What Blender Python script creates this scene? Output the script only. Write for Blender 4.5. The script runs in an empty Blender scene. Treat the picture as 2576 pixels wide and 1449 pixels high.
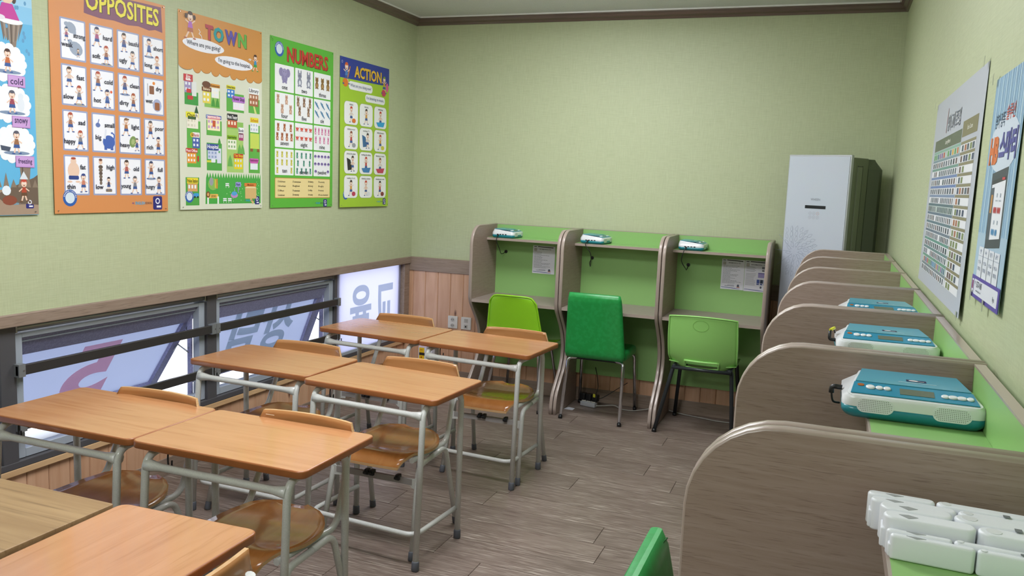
import bpy, bmesh, math, random
from mathutils import Vector, Matrix
random.seed(7)
C = bpy.context.scene.collection
SC = bpy.context.scene
PI = math.pi
# ------------------------------------------------------------------ camera, light, exposure
FPX = 2118.0
cam_d = bpy.data.cameras.new('camera'); cam = bpy.data.objects.new('camera', cam_d); C.objects.link(cam)
cam_d.sensor_width = 36.0; cam_d.lens = 36.0*FPX/2576.0; cam_d.clip_start = 0.02; cam_d.clip_end = 200
def cam_axes(yaw, pitch, roll):
    F = Vector((math.sin(yaw)*math.cos(pitch), math.cos(yaw)*math.cos(pitch), -math.sin(pitch)))
    Rt = Vector((math.cos(yaw), -math.sin(yaw), 0)); D = F.cross(Rt)
    c, s = math.cos(roll), math.sin(roll)
    return c*Rt+s*D, -s*Rt+c*D, F
R_, D_, F_ = cam_axes(-.3609, .1264, -.0413)
m = Matrix.Identity(4)
for i in range(3):
    m[i][0] = R_[i]; m[i][1] = -D_[i]; m[i][2] = -F_[i]
m[0][3], m[1][3], m[2][3] = 0, 0, 1.536
cam.matrix_world = m
SC.camera = cam
SC.view_settings.view_transform = 'Standard'; SC.view_settings.look = 'None'
SC.view_settings.gamma = 1.0; SC.view_settings.use_curve_mapping = False
SC.view_settings.exposure = -0.05
w = bpy.data.worlds.new('world'); SC.world = w; w.use_nodes = True
bg = w.node_tree.nodes['Background']; bg.inputs[0].default_value = (.86, .90, 1.0, 1); bg.inputs[1].default_value = 3.4
def area(name, loc, sx, sy, power, col, rot=(0, 0, 0)):
    l = bpy.data.lights.new(name, 'AREA'); l.shape = 'RECTANGLE'; l.size = sx; l.size_y = sy; l.energy = power; l.color = col
    o = bpy.data.objects.new(name, l); o.location = loc; o.rotation_euler = rot; C.objects.link(o); return o
YW, XL, XR, ZC = 5.707, -2.985, .312, 2.638
YB = -2.2
LAMPS = [(-1.45, 4.3), (-1.4, 2.25), (-1.3, -.6)]
for i, (lx, ly) in enumerate(LAMPS):
    area('ceiling_lamp_light', (lx, ly, ZC-.037), 1.2, .5, (14, 27, 17)[i], (.95, .965, 1.0))

# ------------------------------------------------------------------ materials
def lin(c):
    if isinstance(c, str):
        c = tuple(int(c[i:i+2], 16)/255 for i in (0, 2, 4))
    return tuple((x/12.92 if x <= .04045 else ((x+.055)/1.055)**2.4) for x in c)
MATS = {}
def pbr(name, col, rough=.5, metal=0, spec=.5, coat=0):
    if name in MATS: return MATS[name]
    m = bpy.data.materials.new(name); m.use_nodes = True
    b = m.node_tree.nodes['Principled BSDF']
    b.inputs['Base Color'].default_value = (*lin(col), 1); b.inputs['Roughness'].default_value = rough
    b.inputs['Metallic'].default_value = metal; b.inputs['Specular IOR Level'].default_value = spec
    if coat: b.inputs['Coat Weight'].default_value = coat; b.inputs['Coat Roughness'].default_value = .08
    MATS[name] = m; return m
def nodes(m):
    nt = m.node_tree; return nt, nt.nodes['Principled BSDF'], nt.nodes.new, nt.links.new
def grain(name, ca, cb, scale=(1, 12, 12), rough=.4, coat=0, dist=2.0, cc=None, bump=.0, coords='Object', per=0.0, spec=.5, contrast=(.3, .7), knots=False, patches=None):
    """streaky wood: noise stretched along local x (scale small on x)"""
    m = pbr(name, ca, rough, 0, spec, coat); nt, b, N, L = nodes(m)
    tc = N('ShaderNodeTexCoord'); mp = N('ShaderNodeMapping'); mp.inputs['Scale'].default_value = scale
    src = tc.outputs[coords]
    oi = N('ShaderNodeObjectInfo')
    if per:
        ad = N('ShaderNodeVectorMath'); ad.operation = 'ADD'; mu = N('ShaderNodeVectorMath'); mu.operation = 'SCALE'
        cx = N('ShaderNodeCombineXYZ')
        for k in range(3): L(oi.outputs['Random'], cx.inputs[k])
        L(cx.outputs[0], mu.inputs[0]); mu.inputs['Scale'].default_value = 37.0
        L(src, ad.inputs[0]); L(mu.outputs[0], ad.inputs[1]); src = ad.outputs[0]
    L(src, mp.inputs[0])
    n1 = N('ShaderNodeTexNoise'); n1.inputs['Scale'].default_value = 1.0; n1.inputs['Detail'].default_value = 6; n1.inputs['Distortion'].default_value = dist
    L(mp.outputs[0], n1.inputs[0])
    r = N('ShaderNodeValToRGB'); e = r.color_ramp.elements
    e[0].position = contrast[0]; e[0].color = (*lin(ca), 1); e[1].position = contrast[1]; e[1].color = (*lin(cb), 1)
    L(n1.outputs[0], r.inputs[0]); out = r.outputs[0]
    if cc:   # fine dark pores
        mp2 = N('ShaderNodeMapping'); mp2.inputs['Scale'].default_value = tuple(s*4 if s > 2 else s*3.2 for s in scale); L(src, mp2.inputs[0])
        n2 = N('ShaderNodeTexNoise'); n2.inputs['Scale'].default_value = 1.0; n2.inputs['Detail'].default_value = 3; L(mp2.outputs[0], n2.inputs[0])
        r2 = N('ShaderNodeValToRGB'); r2.color_ramp.elements[0].position = .56; r2.color_ramp.elements[1].position = .72
        r2.color_ramp.elements[0].color = (0, 0, 0, 1); r2.color_ramp.elements[1].color = (.8, .8, .8, 1)
        L(n2.outputs[0], r2.inputs[0])
        mx = N('ShaderNodeMix'); mx.data_type = 'RGBA'; L(r2.outputs[0], mx.inputs[0]); L(out, mx.inputs[6]); mx.inputs[7].default_value = (*lin(cc), 1); out = mx.outputs[2]
    if patches:   # scuffed pale patches: broad mask times fine streaks
        n3 = N('ShaderNodeTexNoise'); n3.inputs['Scale'].default_value = 1.6; n3.inputs['Detail'].default_value = 4; L(tc.outputs['Object'], n3.inputs[0])
        r3 = N('ShaderNodeValToRGB'); r3.color_ramp.elements[0].position = .43; r3.color_ramp.elements[1].position = .62
        L(n3.outputs[0], r3.inputs[0])
        mp4 = N('ShaderNodeMapping'); mp4.inputs['Scale'].default_value = (9, 130, 9); L(tc.outputs['Object'], mp4.inputs[0])
        n4 = N('ShaderNodeTexNoise'); n4.inputs['Scale'].default_value = 1; n4.inputs['Detail'].default_value = 3; L(mp4.outputs[0], n4.inputs[0])
        r4 = N('ShaderNodeValToRGB'); r4.color_ramp.elements[0].position = .48; r4.color_ramp.elements[1].position = .72
        L(n4.outputs[0], r4.inputs[0])
        ml = N('ShaderNodeMath'); ml.operation = 'MULTIPLY'; L(r3.outputs[0], ml.inputs[0]); L(r4.outputs[0], ml.inputs[1])
        ml2 = N('ShaderNodeMath'); ml2.operation = 'MULTIPLY_ADD'; L(r4.outputs[0], ml2.inputs[0]); ml2.inputs[1].default_value = .28; L(ml.outputs[0], ml2.inputs[2])
        mx = N('ShaderNodeMix'); mx.data_type = 'RGBA'; mx.clamp_factor = True; L(ml2.outputs[0], mx.inputs[0]); L(out, mx.inputs[6]); mx.inputs[7].default_value = (*lin(patches), 1); out = mx.outputs[2]
    if knots:
        mk = N('ShaderNodeMapping'); mk.inputs['Scale'].default_value = (5, 14, 14) if scale[0] < scale[2] else (14, 14, 5); L(src, mk.inputs[0])
        v = N('ShaderNodeTexVoronoi'); v.inputs['Scale'].default_value = .55; L(mk.outputs[0], v.inputs[0])
        rk = N('ShaderNodeValToRGB'); rk.color_ramp.elements[0].position = .03; rk.color_ramp.elements[1].position = .1
        rk.color_ramp.elements[0].color = (1, 1, 1, 1); rk.color_ramp.elements[1].color = (0, 0, 0, 1); L(v.outputs['Distance'], rk.inputs[0])
        mx = N('ShaderNodeMix'); mx.data_type = 'RGBA'; L(rk.outputs[0], mx.inputs[0]); L(out, mx.inputs[6]); mx.inputs[7].default_value = (*lin('5a3424'), 1); out = mx.outputs[2]
    if per:
        mr = N('ShaderNodeMapRange'); L(oi.outputs['Random'], mr.inputs[0]); mr.inputs[3].default_value = 1-per; mr.inputs[4].default_value = 1+per
        hs = N('ShaderNodeHueSaturation'); L(out, hs.inputs['Color']); L(mr.outputs[0], hs.inputs['Value']); out = hs.outputs[0]
    L(out, b.inputs['Base Color'])
    if bump:
        bp = N('ShaderNodeBump'); bp.inputs['Strength'].default_value = bump; bp.inputs['Distance'].default_value = .002
        L(n1.outputs[0], bp.inputs['Height']); L(bp.outputs[0], b.inputs['Normal'])
    return m
def weave(name, ca, cb, rough=.52, scale=260, bump=.25):
    m = pbr(name, ca, rough, 0, .5); nt, b, N, L = nodes(m)
    tc = N('ShaderNodeTexCoord'); outs = []
    for sc in ((scale, scale, 14), (14, 14, scale)):
        mp = N('ShaderNodeMapping'); mp.inputs['Scale'].default_value = sc; L(tc.outputs['Object'], mp.inputs[0])
        n = N('ShaderNodeTexNoise'); n.inputs['Scale'].default_value = 1; n.inputs['Detail'].default_value = 2; L(mp.outputs[0], n.inputs[0]); outs.append(n.outputs[0])
    ad = N('ShaderNodeMath'); ad.operation = 'ADD'; L(outs[0], ad.inputs[0]); L(outs[1], ad.inputs[1])
    mr = N('ShaderNodeMapRange'); mr.inputs[1].default_value = .7; mr.inputs[2].default_value = 1.3; L(ad.outputs[0], mr.inputs[0])
    mx = N('ShaderNodeMix'); mx.data_type = 'RGBA'; L(mr.outputs[0], mx.inputs[0]); mx.inputs[6].default_value = (*lin(ca), 1); mx.inputs[7].default_value = (*lin(cb), 1)
    L(mx.outputs[2], b.inputs['Base Color'])
    bp = N('ShaderNodeBump'); bp.inputs['Strength'].default_value = bump; bp.inputs['Distance'].default_value = .0006
    L(ad.outputs[0], bp.inputs['Height']); L(bp.outputs[0], b.inputs['Normal'])
    return m
def speckle(name, ca, cb, scale, rough, thr=(.45, .6), bump=0, metal=0, coat=0, spec=.5):
    m = pbr(name, ca, rough, metal, spec, coat); nt, b, N, L = nodes(m)
    tc = N('ShaderNodeTexCoord'); n = N('ShaderNodeTexNoise'); n.inputs['Scale'].default_value = scale; n.inputs['Detail'].default_value = 3
    L(tc.outputs['Object'], n.inputs[0]); r = N('ShaderNodeValToRGB'); e = r.color_ramp.elements
    e[0].position, e[1].position = thr; e[0].color = (*lin(ca), 1); e[1].color = (*lin(cb), 1); L(n.outputs[0], r.inputs[0]); L(r.outputs[0], b.inputs['Base Color'])
    if bump:
        bp = N('ShaderNodeBump'); bp.inputs['Strength'].default_value = bump; bp.inputs['Distance'].default_value = .001; L(n.outputs[0], bp.inputs['Height']); L(bp.outputs[0], b.inputs['Normal'])
    return m
def film(name, col, trans, rough=.6):
    m = pbr(name, col, rough); nt, b, N, L = nodes(m)
    t = N('ShaderNodeBsdfTranslucent'); t.inputs[0].default_value = (*lin(col), 1)
    mx = N('ShaderNodeMixShader'); mx.inputs[0].default_value = trans; out = nt.nodes['Material Output']
    L(b.outputs[0], mx.inputs[1]); L(t.outputs[0], mx.inputs[2]); L(mx.outputs[0], out.inputs[0]); return m
def glass(name, col=(.93, .96, .97)):
    m = pbr(name, col, .02); nt, b, N, L = nodes(m)
    t = N('ShaderNodeBsdfTransparent'); t.inputs[0].default_value = (*col, 1); g = N('ShaderNodeBsdfGlossy'); g.inputs['Roughness'].default_value = .03
    fr = N('ShaderNodeFresnel'); fr.inputs[0].default_value = 1.45
    mx = N('ShaderNodeMixShader'); L(fr.outputs[0], mx.inputs[0]); L(t.outputs[0], mx.inputs[1]); L(g.outputs[0], mx.inputs[2]); L(mx.outputs[0], nt.nodes['Material Output'].inputs[0]); return m

WALLP = weave('green_wallpaper', 'b2bb96', 'bec7a3')
CEIL = speckle('ceiling_paper', 'd9dbe2', 'dfe1e8', 180, .8, bump=.1)
TRIM = grain('greige_wood_trim', '8d7a6c', '9c8a7c', (3, 40, 40), .5, cc='77665a')
TRIMY = grain('greige_wood_trim_long', '8d7a6c', '9c8a7c', (40, 3, 40), .5, cc='77665a')
CROWN = grain('dark_brown_crown', '5f4f48', '6e5d55', (3, 50, 50), .35, coat=.2)
CROWNY = grain('dark_brown_crown_long', '5f4f48', '6e5d55', (50, 3, 50), .35, coat=.2)
PINE = grain('knotty_pine', 'c99b7a', 'dcb292', (16, 16, 1.6), .38, coat=.15, dist=1.2, per=.06, knots=True)
PINEY = grain('pine_cap', 'c9a277', 'dcb88d', (16, 1.6, 16), .4, coat=.15, dist=1.0)
FLOORM = grain('vinyl_plank', '6c5c54', '84756c', (2.2, 26, 10), .4, dist=1.5, cc='5c4a41', per=.07, patches='b9ada2', spec=.45)
LAM = grain('greige_laminate', '937f74', 'a08d83', (7, 7, 150), .42, dist=.6, cc='7b685e')
LAMH = grain('greige_laminate_flat', '94867e', 'a1948c', (7, 120, 30), .4, dist=.6, cc='83756c')
EDGE = pbr('laminate_edge', 'a7988f', .3, coat=.25)
GREENB = pbr('green_board', '8dba70', .38)
DTOP = grain('beech_desktop', 'bb8459', 'c58f63', (1.3, 16, 10), .2, coat=.4, dist=1.6, cc='b0794e', per=.02)
DEDGE = grain('desk_edge_brown', '93562c', 'a06236', (3, 20, 20), .35, coat=.2)
PLY = grain('bent_plywood', 'ab6c36', 'ba7c44', (14, 1.6, 14), .22, coat=.55, dist=1.3, per=.05)
PLYX = grain('backrest_plywood', 'b47b4a', 'c18a58', (1.6, 14, 14), .25, coat=.35, dist=1.3, per=.05)
PLYE = grain('plywood_edge', 'd6b183', 'b98f5f', (2, 2, 500), .5)
OAK = grain('oak_table_top', '937450', 'a88a63', (.9, 16, 10), .4, dist=2.6, cc='7d6040')
STEEL = speckle('painted_steel', 'cbcdca', 'd3d5d2', 300, .3, bump=.12, coat=.3)
CAP = pbr('grey_rubber_cap', '5e626b', .55)
DKSTEEL = pbr('grey_crossbar', 'a19d9b', .4, .2)
CHROME = pbr('chrome', 'd5d8de', .12, 1)
BLACK = pbr('black_plastic', '17181a', .4)
BLKST = pbr('black_steel', '33383c', .35, .3)
ALU = pbr('window_aluminium', '9fa3a6', .35, .6)
ALUL = pbr('window_pvc_frame', 'a3abb6', .4)
ALUD = pbr('window_post_grey', '57565a', .45, .2)
SASH = speckle('sash_blue_grey', '8c8cb0', '9a9abe', 120, .5)
BRONZE = pbr('bronze_rail', '4b4847', .35, .5)
FILM = film('white_window_film', 'dcdcec', .8)
FILM2 = film('grey_window_film', 'c6ccdc', .6)
PRTG = film('grey_green_print', 'bcc6c6', .9)
PRTR = film('red_print', 'eab4bc', .9)
GLASS = glass('window_glass')
TEAL = pbr('teal_plastic', '1f86a8', .3, coat=.3)
TEALL = pbr('light_teal_lid', '4a9cb4', .3, coat=.3)
TEALD = pbr('deep_teal_plastic', '16808c', .35, coat=.3)
WHT = pbr('white_plastic', 'dfe3e6', .3, coat=.3)
WHT2 = pbr('white_stand_plastic', 'e2e6ec', .38)
LCD = pbr('lcd_grey_green', '5f6a5c', .25)
ORG = pbr('amber_lens', 'a65a24', .3)
VINYL = speckle('green_vinyl', '1d9444', '249c4d', 40, .36, bump=.05, coat=.15)
LIME = pbr('lime_plastic', '93d428', .35)
LGREEN = pbr('light_green_plastic', '9cda78', .4)
ACW = pbr('ac_white_glass', 'c6cedd', .08, coat=.5)
ACG = pbr('ac_olive_grey', '6f7762', .5)
ACS = pbr('ac_silver_edge', 'c9cdd6', .25, .5)
PLATE = pbr('ivory_plate', 'dcd9d0', .35)
PAPER = pbr('white_paper', 'dfe0ea', .6)
GRIL = pbr('speaker_hole', '2b3230', .7)
CABLE = pbr('grey_cable', 'a9a8a2', .5)
TAPE = film('clear_tape', 'c5cdb5', .3, .3)
MIRR = pbr('steel_screw', 'b8b8b8', .25, .9)
LAMPM = pbr('lamp_housing', 'e8e8e4', .4)

# ------------------------------------------------------------------ mesh tools
class MB:
    def __init__(s): s.v = []; s.f = []; s.m = []; s.sm = []
    def add(s, vs, fs, mi=0, smooth=False):
        o = len(s.v); s.v += [tuple(p) for p in vs]
        for f in fs: s.f.append([i+o for i in f]); s.m.append(mi); s.sm.append(smooth)
    def box(s, x0, x1, y0, y1, z0, z1, mi=0):
        vs = [(x, y, z) for z in (z0, z1) for y in (y0, y1) for x in (x0, x1)]
        s.add(vs, [(0, 2, 3, 1), (4, 5, 7, 6), (0, 1, 5, 4), (2, 6, 7, 3), (0, 4, 6, 2), (1, 3, 7, 5)], mi)
    def xbox(s, M, sx, sy, sz, mi=0):
        vs = [M @ Vector((x, y, z)) for z in (-sz/2, sz/2) for y in (-sy/2, sy/2) for x in (-sx/2, sx/2)]
        s.add(vs, [(0, 2, 3, 1), (4, 5, 7, 6), (0, 1, 5, 4), (2, 6, 7, 3), (0, 4, 6, 2), (1, 3, 7, 5)], mi)
    def loft(s, rings, mi=0, cap=True, smooth=True, capmi=None, closed=False, mis=None):
        n = len(rings[0]); o = len(s.v)
        for r in rings: s.v += [tuple(p) for p in r]
        k = len(rings)
        for i in range(k if closed else k-1):
            j2 = (i+1) % k
            for j in range(n):
                a, b = o+i*n+j, o+i*n+(j+1) % n; c, d = o+j2*n+(j+1) % n, o+j2*n+j
                s.f.append([a, b, c, d]); s.m.append(mis[i] if mis else mi); s.sm.append(smooth)
        if cap and not closed:
            cm = mi if capmi is None else capmi
            s.f.append([o+j for j in range(n)][::-1]); s.m.append(cm); s.sm.append(False)
            s.f.append([o+(k-1)*n+j for j in range(n)]); s.m.append(cm); s.sm.append(False)
    def tube(s, pts, r, seg=10, mi=0, caps=True, flat=None):
        pts = [Vector(p) for p in pts]; rings = []
        rr = r if isinstance(r, (list, tuple)) else [r]*len(pts)
        prev = None
        for i, p in enumerate(pts):
            t = (pts[min(i+1, len(pts)-1)]-pts[max(i-1, 0)]).normalized()
            if prev is None:
                a = Vector((0, 0, 1)) if abs(t.z) < .9 else Vector((1, 0, 0)); u = t.cross(a).normalized()
            else: u = (prev-t*prev.dot(t)).normalized()
            prev = u; v = t.cross(u)
            fu, fv = (flat or (1, 1))
            rings.append([p+u*math.cos(2*PI*k/seg)*rr[i]*fu+v*math.sin(2*PI*k/seg)*rr[i]*fv for k in range(seg)])
        s.loft(rings, mi, caps, True)
    def cyl(s, p0, p1, r, seg=12, mi=0): s.tube([p0, p1], r, seg, mi)
    def slab(s, outline, z0, z1, r=.004, n=3, mi=0, topmi=None, edgemi=None, M=None):
        """outline(inset)->list of (x,y); rounded top and bottom rims"""
        rings = []; r = min(r, (z1-z0)/2)
        for k in range(n+1):
            a = PI/2*k/n; rings.append((r*(1-math.sin(a)), z0+r*(1-math.cos(a))))
        for k in range(n+1):
            a = PI/2*k/n; rings.append((r*(1-math.cos(a)), z1-r+r*math.sin(a)))
        R = []
        for ins, z in rings:
            q = [Vector((x, y, z)) for x, y in outline(ins)]
            if M: q = [M @ p for p in q]
            R.append(q)
        e = mi if edgemi is None else edgemi
        s.loft(R, e, True, True, capmi=mi)
        if topmi is not None: s.m[-1] = topmi
    def prism(s, poly, lo, hi, axis='z', mi=0, M=None):
        n = len(poly); 
        def P(a, b, c): return {'z': (a, b, c), 'y': (a, c, b), 'x': (c, a, b)}[axis]
        vs = [P(a, b, lo) for a, b in poly]+[P(a, b, hi) for a, b in poly]
        if M: vs = [M @ Vector(p) for p in vs]
        fs = [list(range(n))[::-1], [n+i for i in range(n)]]+[[i, (i+1) % n, n+(i+1) % n, n+i] for i in range(n)]
        s.add(vs, fs, mi)
    def build(s, name, mats, parent=None, kind=None, fix=True, label=None):
        me = bpy.data.meshes.new(name); me.from_pydata(s.v, [], s.f)
        mats = mats if isinstance(mats, (list, tuple)) else [mats]
        for mt in mats: me.materials.append(mt)
        me.polygons.foreach_set('material_index', s.m); me.polygons.foreach_set('use_smooth', s.sm)
        if fix:
            bm = bmesh.new(); bm.from_mesh(me); bmesh.ops.recalc_face_normals(bm, faces=bm.faces); bm.to_mesh(me); bm.free()
        me.update()
        o = bpy.data.objects.new(name, me); C.objects.link(o)
        if parent: o.parent = parent
        if kind: o['kind'] = kind
        if label: o['label'] = label
        return o
def rr(w, d, r, n=5, cx=0, cy=0):
    def f(ins):
        R = max(r-ins, .0008); W, D = w/2-ins, d/2-ins; out = []
        for sx, sy, a0 in ((1, 1, 0), (-1, 1, PI/2), (-1, -1, PI), (1, -1, 1.5*PI)):
            for k in range(n+1):
                a = a0+PI/2*k/n; out.append((cx+sx*(W-R)+R*math.cos(a), cy+sy*(D-R)+R*math.sin(a)))
        return out
    return f
def offset_poly(poly):
    """inward offset of a counter-clockwise polygon"""
    n = len(poly); P = [Vector(p) for p in poly]
    nr = []
    for i in range(n):
        a, b, c = P[i-1], P[i], P[(i+1) % n]; d1 = (b-a).normalized(); d2 = (c-b).normalized()
        n1 = Vector((-d1.y, d1.x)); n2 = Vector((-d2.y, d2.x)); s = (n1+n2)
        s = s.normalized()/max(.4, s.normalized().dot(n1)); nr.append(s)
    return lambda ins: [tuple(P[i]+nr[i]*ins) for i in range(n)]
def fillet(pts, r, n=5):
    pts = [Vector(p) for p in pts]; out = [pts[0]]
    for i in range(1, len(pts)-1):
        a, b, c = pts[i-1], pts[i], pts[i+1]; u = (a-b); v = (c-b); ri = r[i-1] if isinstance(r, (list, tuple)) else r
        ang = u.angle(v); d = min(ri/math.tan(ang/2), u.length*.49, v.length*.49)
        p0 = b+u.normalized()*d; p1 = b+v.normalized()*d
        for k in range(n+1):
            t = k/n; out.append((1-t)**2*p0+2*t*(1-t)*b+t*t*p1)
    out.append(pts[-1]); return out
def smoothline(pts, sub=6):
    P = [Vector(p) for p in pts]; P = [P[0]]+P+[P[-1]]; out = []
    for i in range(1, len(P)-2):
        for k in range(sub):
            t = k/sub; a, b, c, d = P[i-1:i+3]
            out.append(.5*((2*b)+(-a+c)*t+(2*a-5*b+4*c-d)*t*t+(-a+3*b-3*c+d)*t**3))
    out.append(P[-2]); return out
def thing(name, label, cat, loc=(0, 0, 0), rz=0, group=None):
    o = bpy.data.objects.new(name, None); C.objects.link(o); o.location = loc; o.rotation_euler = (0, 0, rz); o.empty_display_size = .05
    o['label'] = label; o['category'] = cat
    if group: o['group'] = group
    return o
def tag(o, label, cat, group=None):
    o['label'] = label; o['category'] = cat
    if group: o['group'] = group
    return o
def copy_tree(o, parent=None):
    c = o.copy(); C.objects.link(c)
    if parent: c.parent = parent
    for ch in list(o.children): copy_tree(ch, c)
    return c
def dup(proto, label, loc, rz=0):
    c = copy_tree(proto); c.location = loc; c.rotation_euler = (0, 0, rz); c['label'] = label; return c
def struct(o): o['kind'] = 'structure'; return o
def sbox(name, mat, *b):
    mb = MB(); mb.box(*b); return struct(mb.build(name, mat))

# ------------------------------------------------------------------ lettering and flat print
_tc = {}
_fc = bpy.data.curves.new('lettering', 'FONT'); _fo = bpy.data.objects.new('lettering', _fc); C.objects.link(_fo)
def glyphs(s, bold=0.0, res=2):
    k = (s, bold, res)
    if k in _tc: return _tc[k]
    _fc.body = s; _fc.size = 1; _fc.offset = bold; _fc.resolution_u = res; _fc.dimensions = '2D'; _fc.fill_mode = 'BOTH'
    me = _fo.to_mesh(); v = [(p.co.x, p.co.y) for p in me.vertices]; f = [tuple(p.vertices) for p in me.polygons]
    _fo.to_mesh_clear()
    if not v: v = [(0, 0)]
    x0, x1 = min(p[0] for p in v), max(p[0] for p in v); y0, y1 = min(p[1] for p in v), max(p[1] for p in v)
    _tc[k] = (v, f, x0, x1, y0, y1); return _tc[k]
class Art:
    """flat print on a sheet: u to the right, v downwards, both in the sheet's own units"""
    def __init__(s, place, step=.00022): s.place = place; s.step = step; s.G = {}; s.T = {}; s.n = 0
    def _p(s, d, col, vs, fs, layer):
        s.n = (s.n+1) % 19; layer = layer+s.n*.045
        g = d.setdefault(col, ([], [])); o = len(g[0]); g[0].extend(s.place(u, v, layer*s.step) for u, v in vs); g[1].extend([i+o for i in f] for f in fs)
    def poly(s, pts, col, L=1): s._p(s.G, col, pts, [list(range(len(pts)))], L)
    def rect(s, x, y, w, h, col, L=1, r=0):
        if r: s.poly([(x+w/2+a, y+h/2+b) for a, b in rr(w, h, r, 3)(0)], col, L)
        else: s.poly([(x, y), (x+w, y), (x+w, y+h), (x, y+h)], col, L)
    def ell(s, cx, cy, rx, ry, col, L=1, n=12, rot=0):
        c, q = math.cos(rot), math.sin(rot)
        s.poly([(cx+rx*math.cos(2*PI*k/n)*c-ry*math.sin(2*PI*k/n)*q, cy+rx*math.cos(2*PI*k/n)*q+ry*math.sin(2*PI*k/n)*c) for k in range(n)], col, L)
    def line(s, pts, wd, col, L=1):
        for a, b in zip(pts, pts[1:]):
            d = Vector((b[0]-a[0], b[1]-a[1])); 
            if d.length < 1e-6: continue
            n = Vector((-d.y, d.x)).normalized()*wd/2
            s.poly([(a[0]+n.x, a[1]+n.y), (b[0]+n.x, b[1]+n.y), (b[0]-n.x, b[1]-n.y), (a[0]-n.x, a[1]-n.y)], col, L)
    def ring(s, cx, cy, r0, r1, col, L=1, n=16):
        vs = [(cx+r*math.cos(2*PI*k/n), cy+r*math.sin(2*PI*k/n)) for r in (r0, r1) for k in range(n)]
        s._p(s.G, col, vs, [[k, (k+1) % n, n+(k+1) % n, n+k] for k in range(n)], L)
    def text(s, t, x, y, h, col, w=None, al='c', L=4, bold=.012, mirror=False, maxw=None, res=2):
        """x,y = centre (or left edge) of the inked box; h = its height (scaled for the full font when w is None)"""
        v, f, x0, x1, y0, y1 = glyphs(t, bold, res)
        sy = h; sx = sy
        if w: sx = w/(x1-x0); sy = h/(y1-y0)
        elif maxw and (x1-x0)*sx > maxw: sx = maxw/(x1-x0)
        ox = (x0+x1)/2 if al == 'c' else x0; oy = (y0+y1)/2
        mm = -1 if mirror else 1
        s._p(s.T, col, [(x+mm*(a-ox)*sx, y-(b-oy)*sy) for a, b in v], f, L)
    def finish(s, parent, pn='printed_picture', tn='lettering', matf=None):
        for d, nm in ((s.G, pn), (s.T, tn)):
            if not d: continue
            mb = MB(); mats = []
            for i, (c, (vs, fs)) in enumerate(d.items()):
                mats.append(matf(c) if matf else pbr('print_'+c, c, .42)); mb.add(vs, fs, i)
            mb.build(nm, mats, parent, fix=False, kind='stuff')
def onwall(side, a0, z0, unit, tilt=0, gap=.0015, H=.95):
    """left wall: a0 = y of the left edge; right wall: a0 = y of the left edge (runs towards the camera); back wall: a0 = x"""
    def f(u, v, l):
        g = gap+l+tilt*(v*unit/H)
        if side == 'L': return (XL+g, a0+u*unit, z0-v*unit)
        if side == 'R': return (XR-g, a0-u*unit, z0-v*unit)
        return (a0+u*unit, YW-g, z0-v*unit)
    return f
#@@ROOM
# ------------------------------------------------------------------ room shell
CZ = ZC+.055; XI = -3.035                       # ceiling height; plane of the window band and wainscot on the left
fl = sbox('floor', pbr('floor_joint', '3c322c', .7), XI-.1, XR+.1, YB-.1, YW+.1, -.12, -.0035)
rows = {}
seamx = {24: -1.433, 25: -.80, 29: -1.14, 31: -.84, 32: -1.157, 33: -1.47, 34: -.85}   # end joints seen between the desks
PL = 1.0; k = 0; pm = {}
y = 3.0-.19*28
i = -4
while y < YW:
    y1 = min(y+.19, YW)
    s0 = seamx.get(i, None)
    if s0 is None: s0 = XI+random.random()*PL
    x = s0-math.ceil((s0-XI)/PL)*PL
    while x < XR:
        a, b = max(x, XI), min(x+PL, XR)
        if b-a > .02 and y1-y > .02:
            mb = MB(); g = .0005; hx = (b-a)/2-g; hy = (y1-y)/2-g; t = .0012
            mb.add([(-hx, -hy, -.0035), (hx, -hy, -.0035), (hx, hy, -.0035), (-hx, hy, -.0035), (-hx+t, -hy+t*.6, 0), (hx-t, -hy+t*.6, 0), (hx-t, hy-t*.6, 0), (-hx+t, hy-t*.6, 0)],
                   [(4, 5, 6, 7), (0, 1, 5, 4), (1, 2, 6, 5), (2, 3, 7, 6), (3, 0, 4, 7)])
            key = (round(b-a, 3), round(y1-y, 3))
            if key in pm: o = bpy.data.objects.new('plank', pm[key]); C.objects.link(o); o.parent = fl
            else: o = mb.build('plank', FLOORM, fl, fix=False); pm[key] = o.data
            o.location = ((a+b)/2, (y+y1)/2, 0)
        x += PL
    y += .19; i += 1
sbox('ceiling', CEIL, XI-.1, XR+.1, YB-.1, YW+.1, CZ, CZ+.1)
wb = sbox('wall_back', WALLP, XI-.1, XR+.1, YW, YW+.12, 0, CZ)
mb = MB(); mb.box(XL-.15, XL, YB, YW, .93, CZ); mb.box(XI-.1, XI, YB, YW, 0, .30); mb.box(XI-.1, XI, YB, 1.15, .3, .93)
wl = struct(mb.build('wall_left', WALLP))
sbox('wall_right', WALLP, XR, XR+.12, YB, YW, 0, CZ)
sbox('wall_front', WALLP, XI-.1, XR+.1, YB-.12, YB, 0, CZ)
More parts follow.
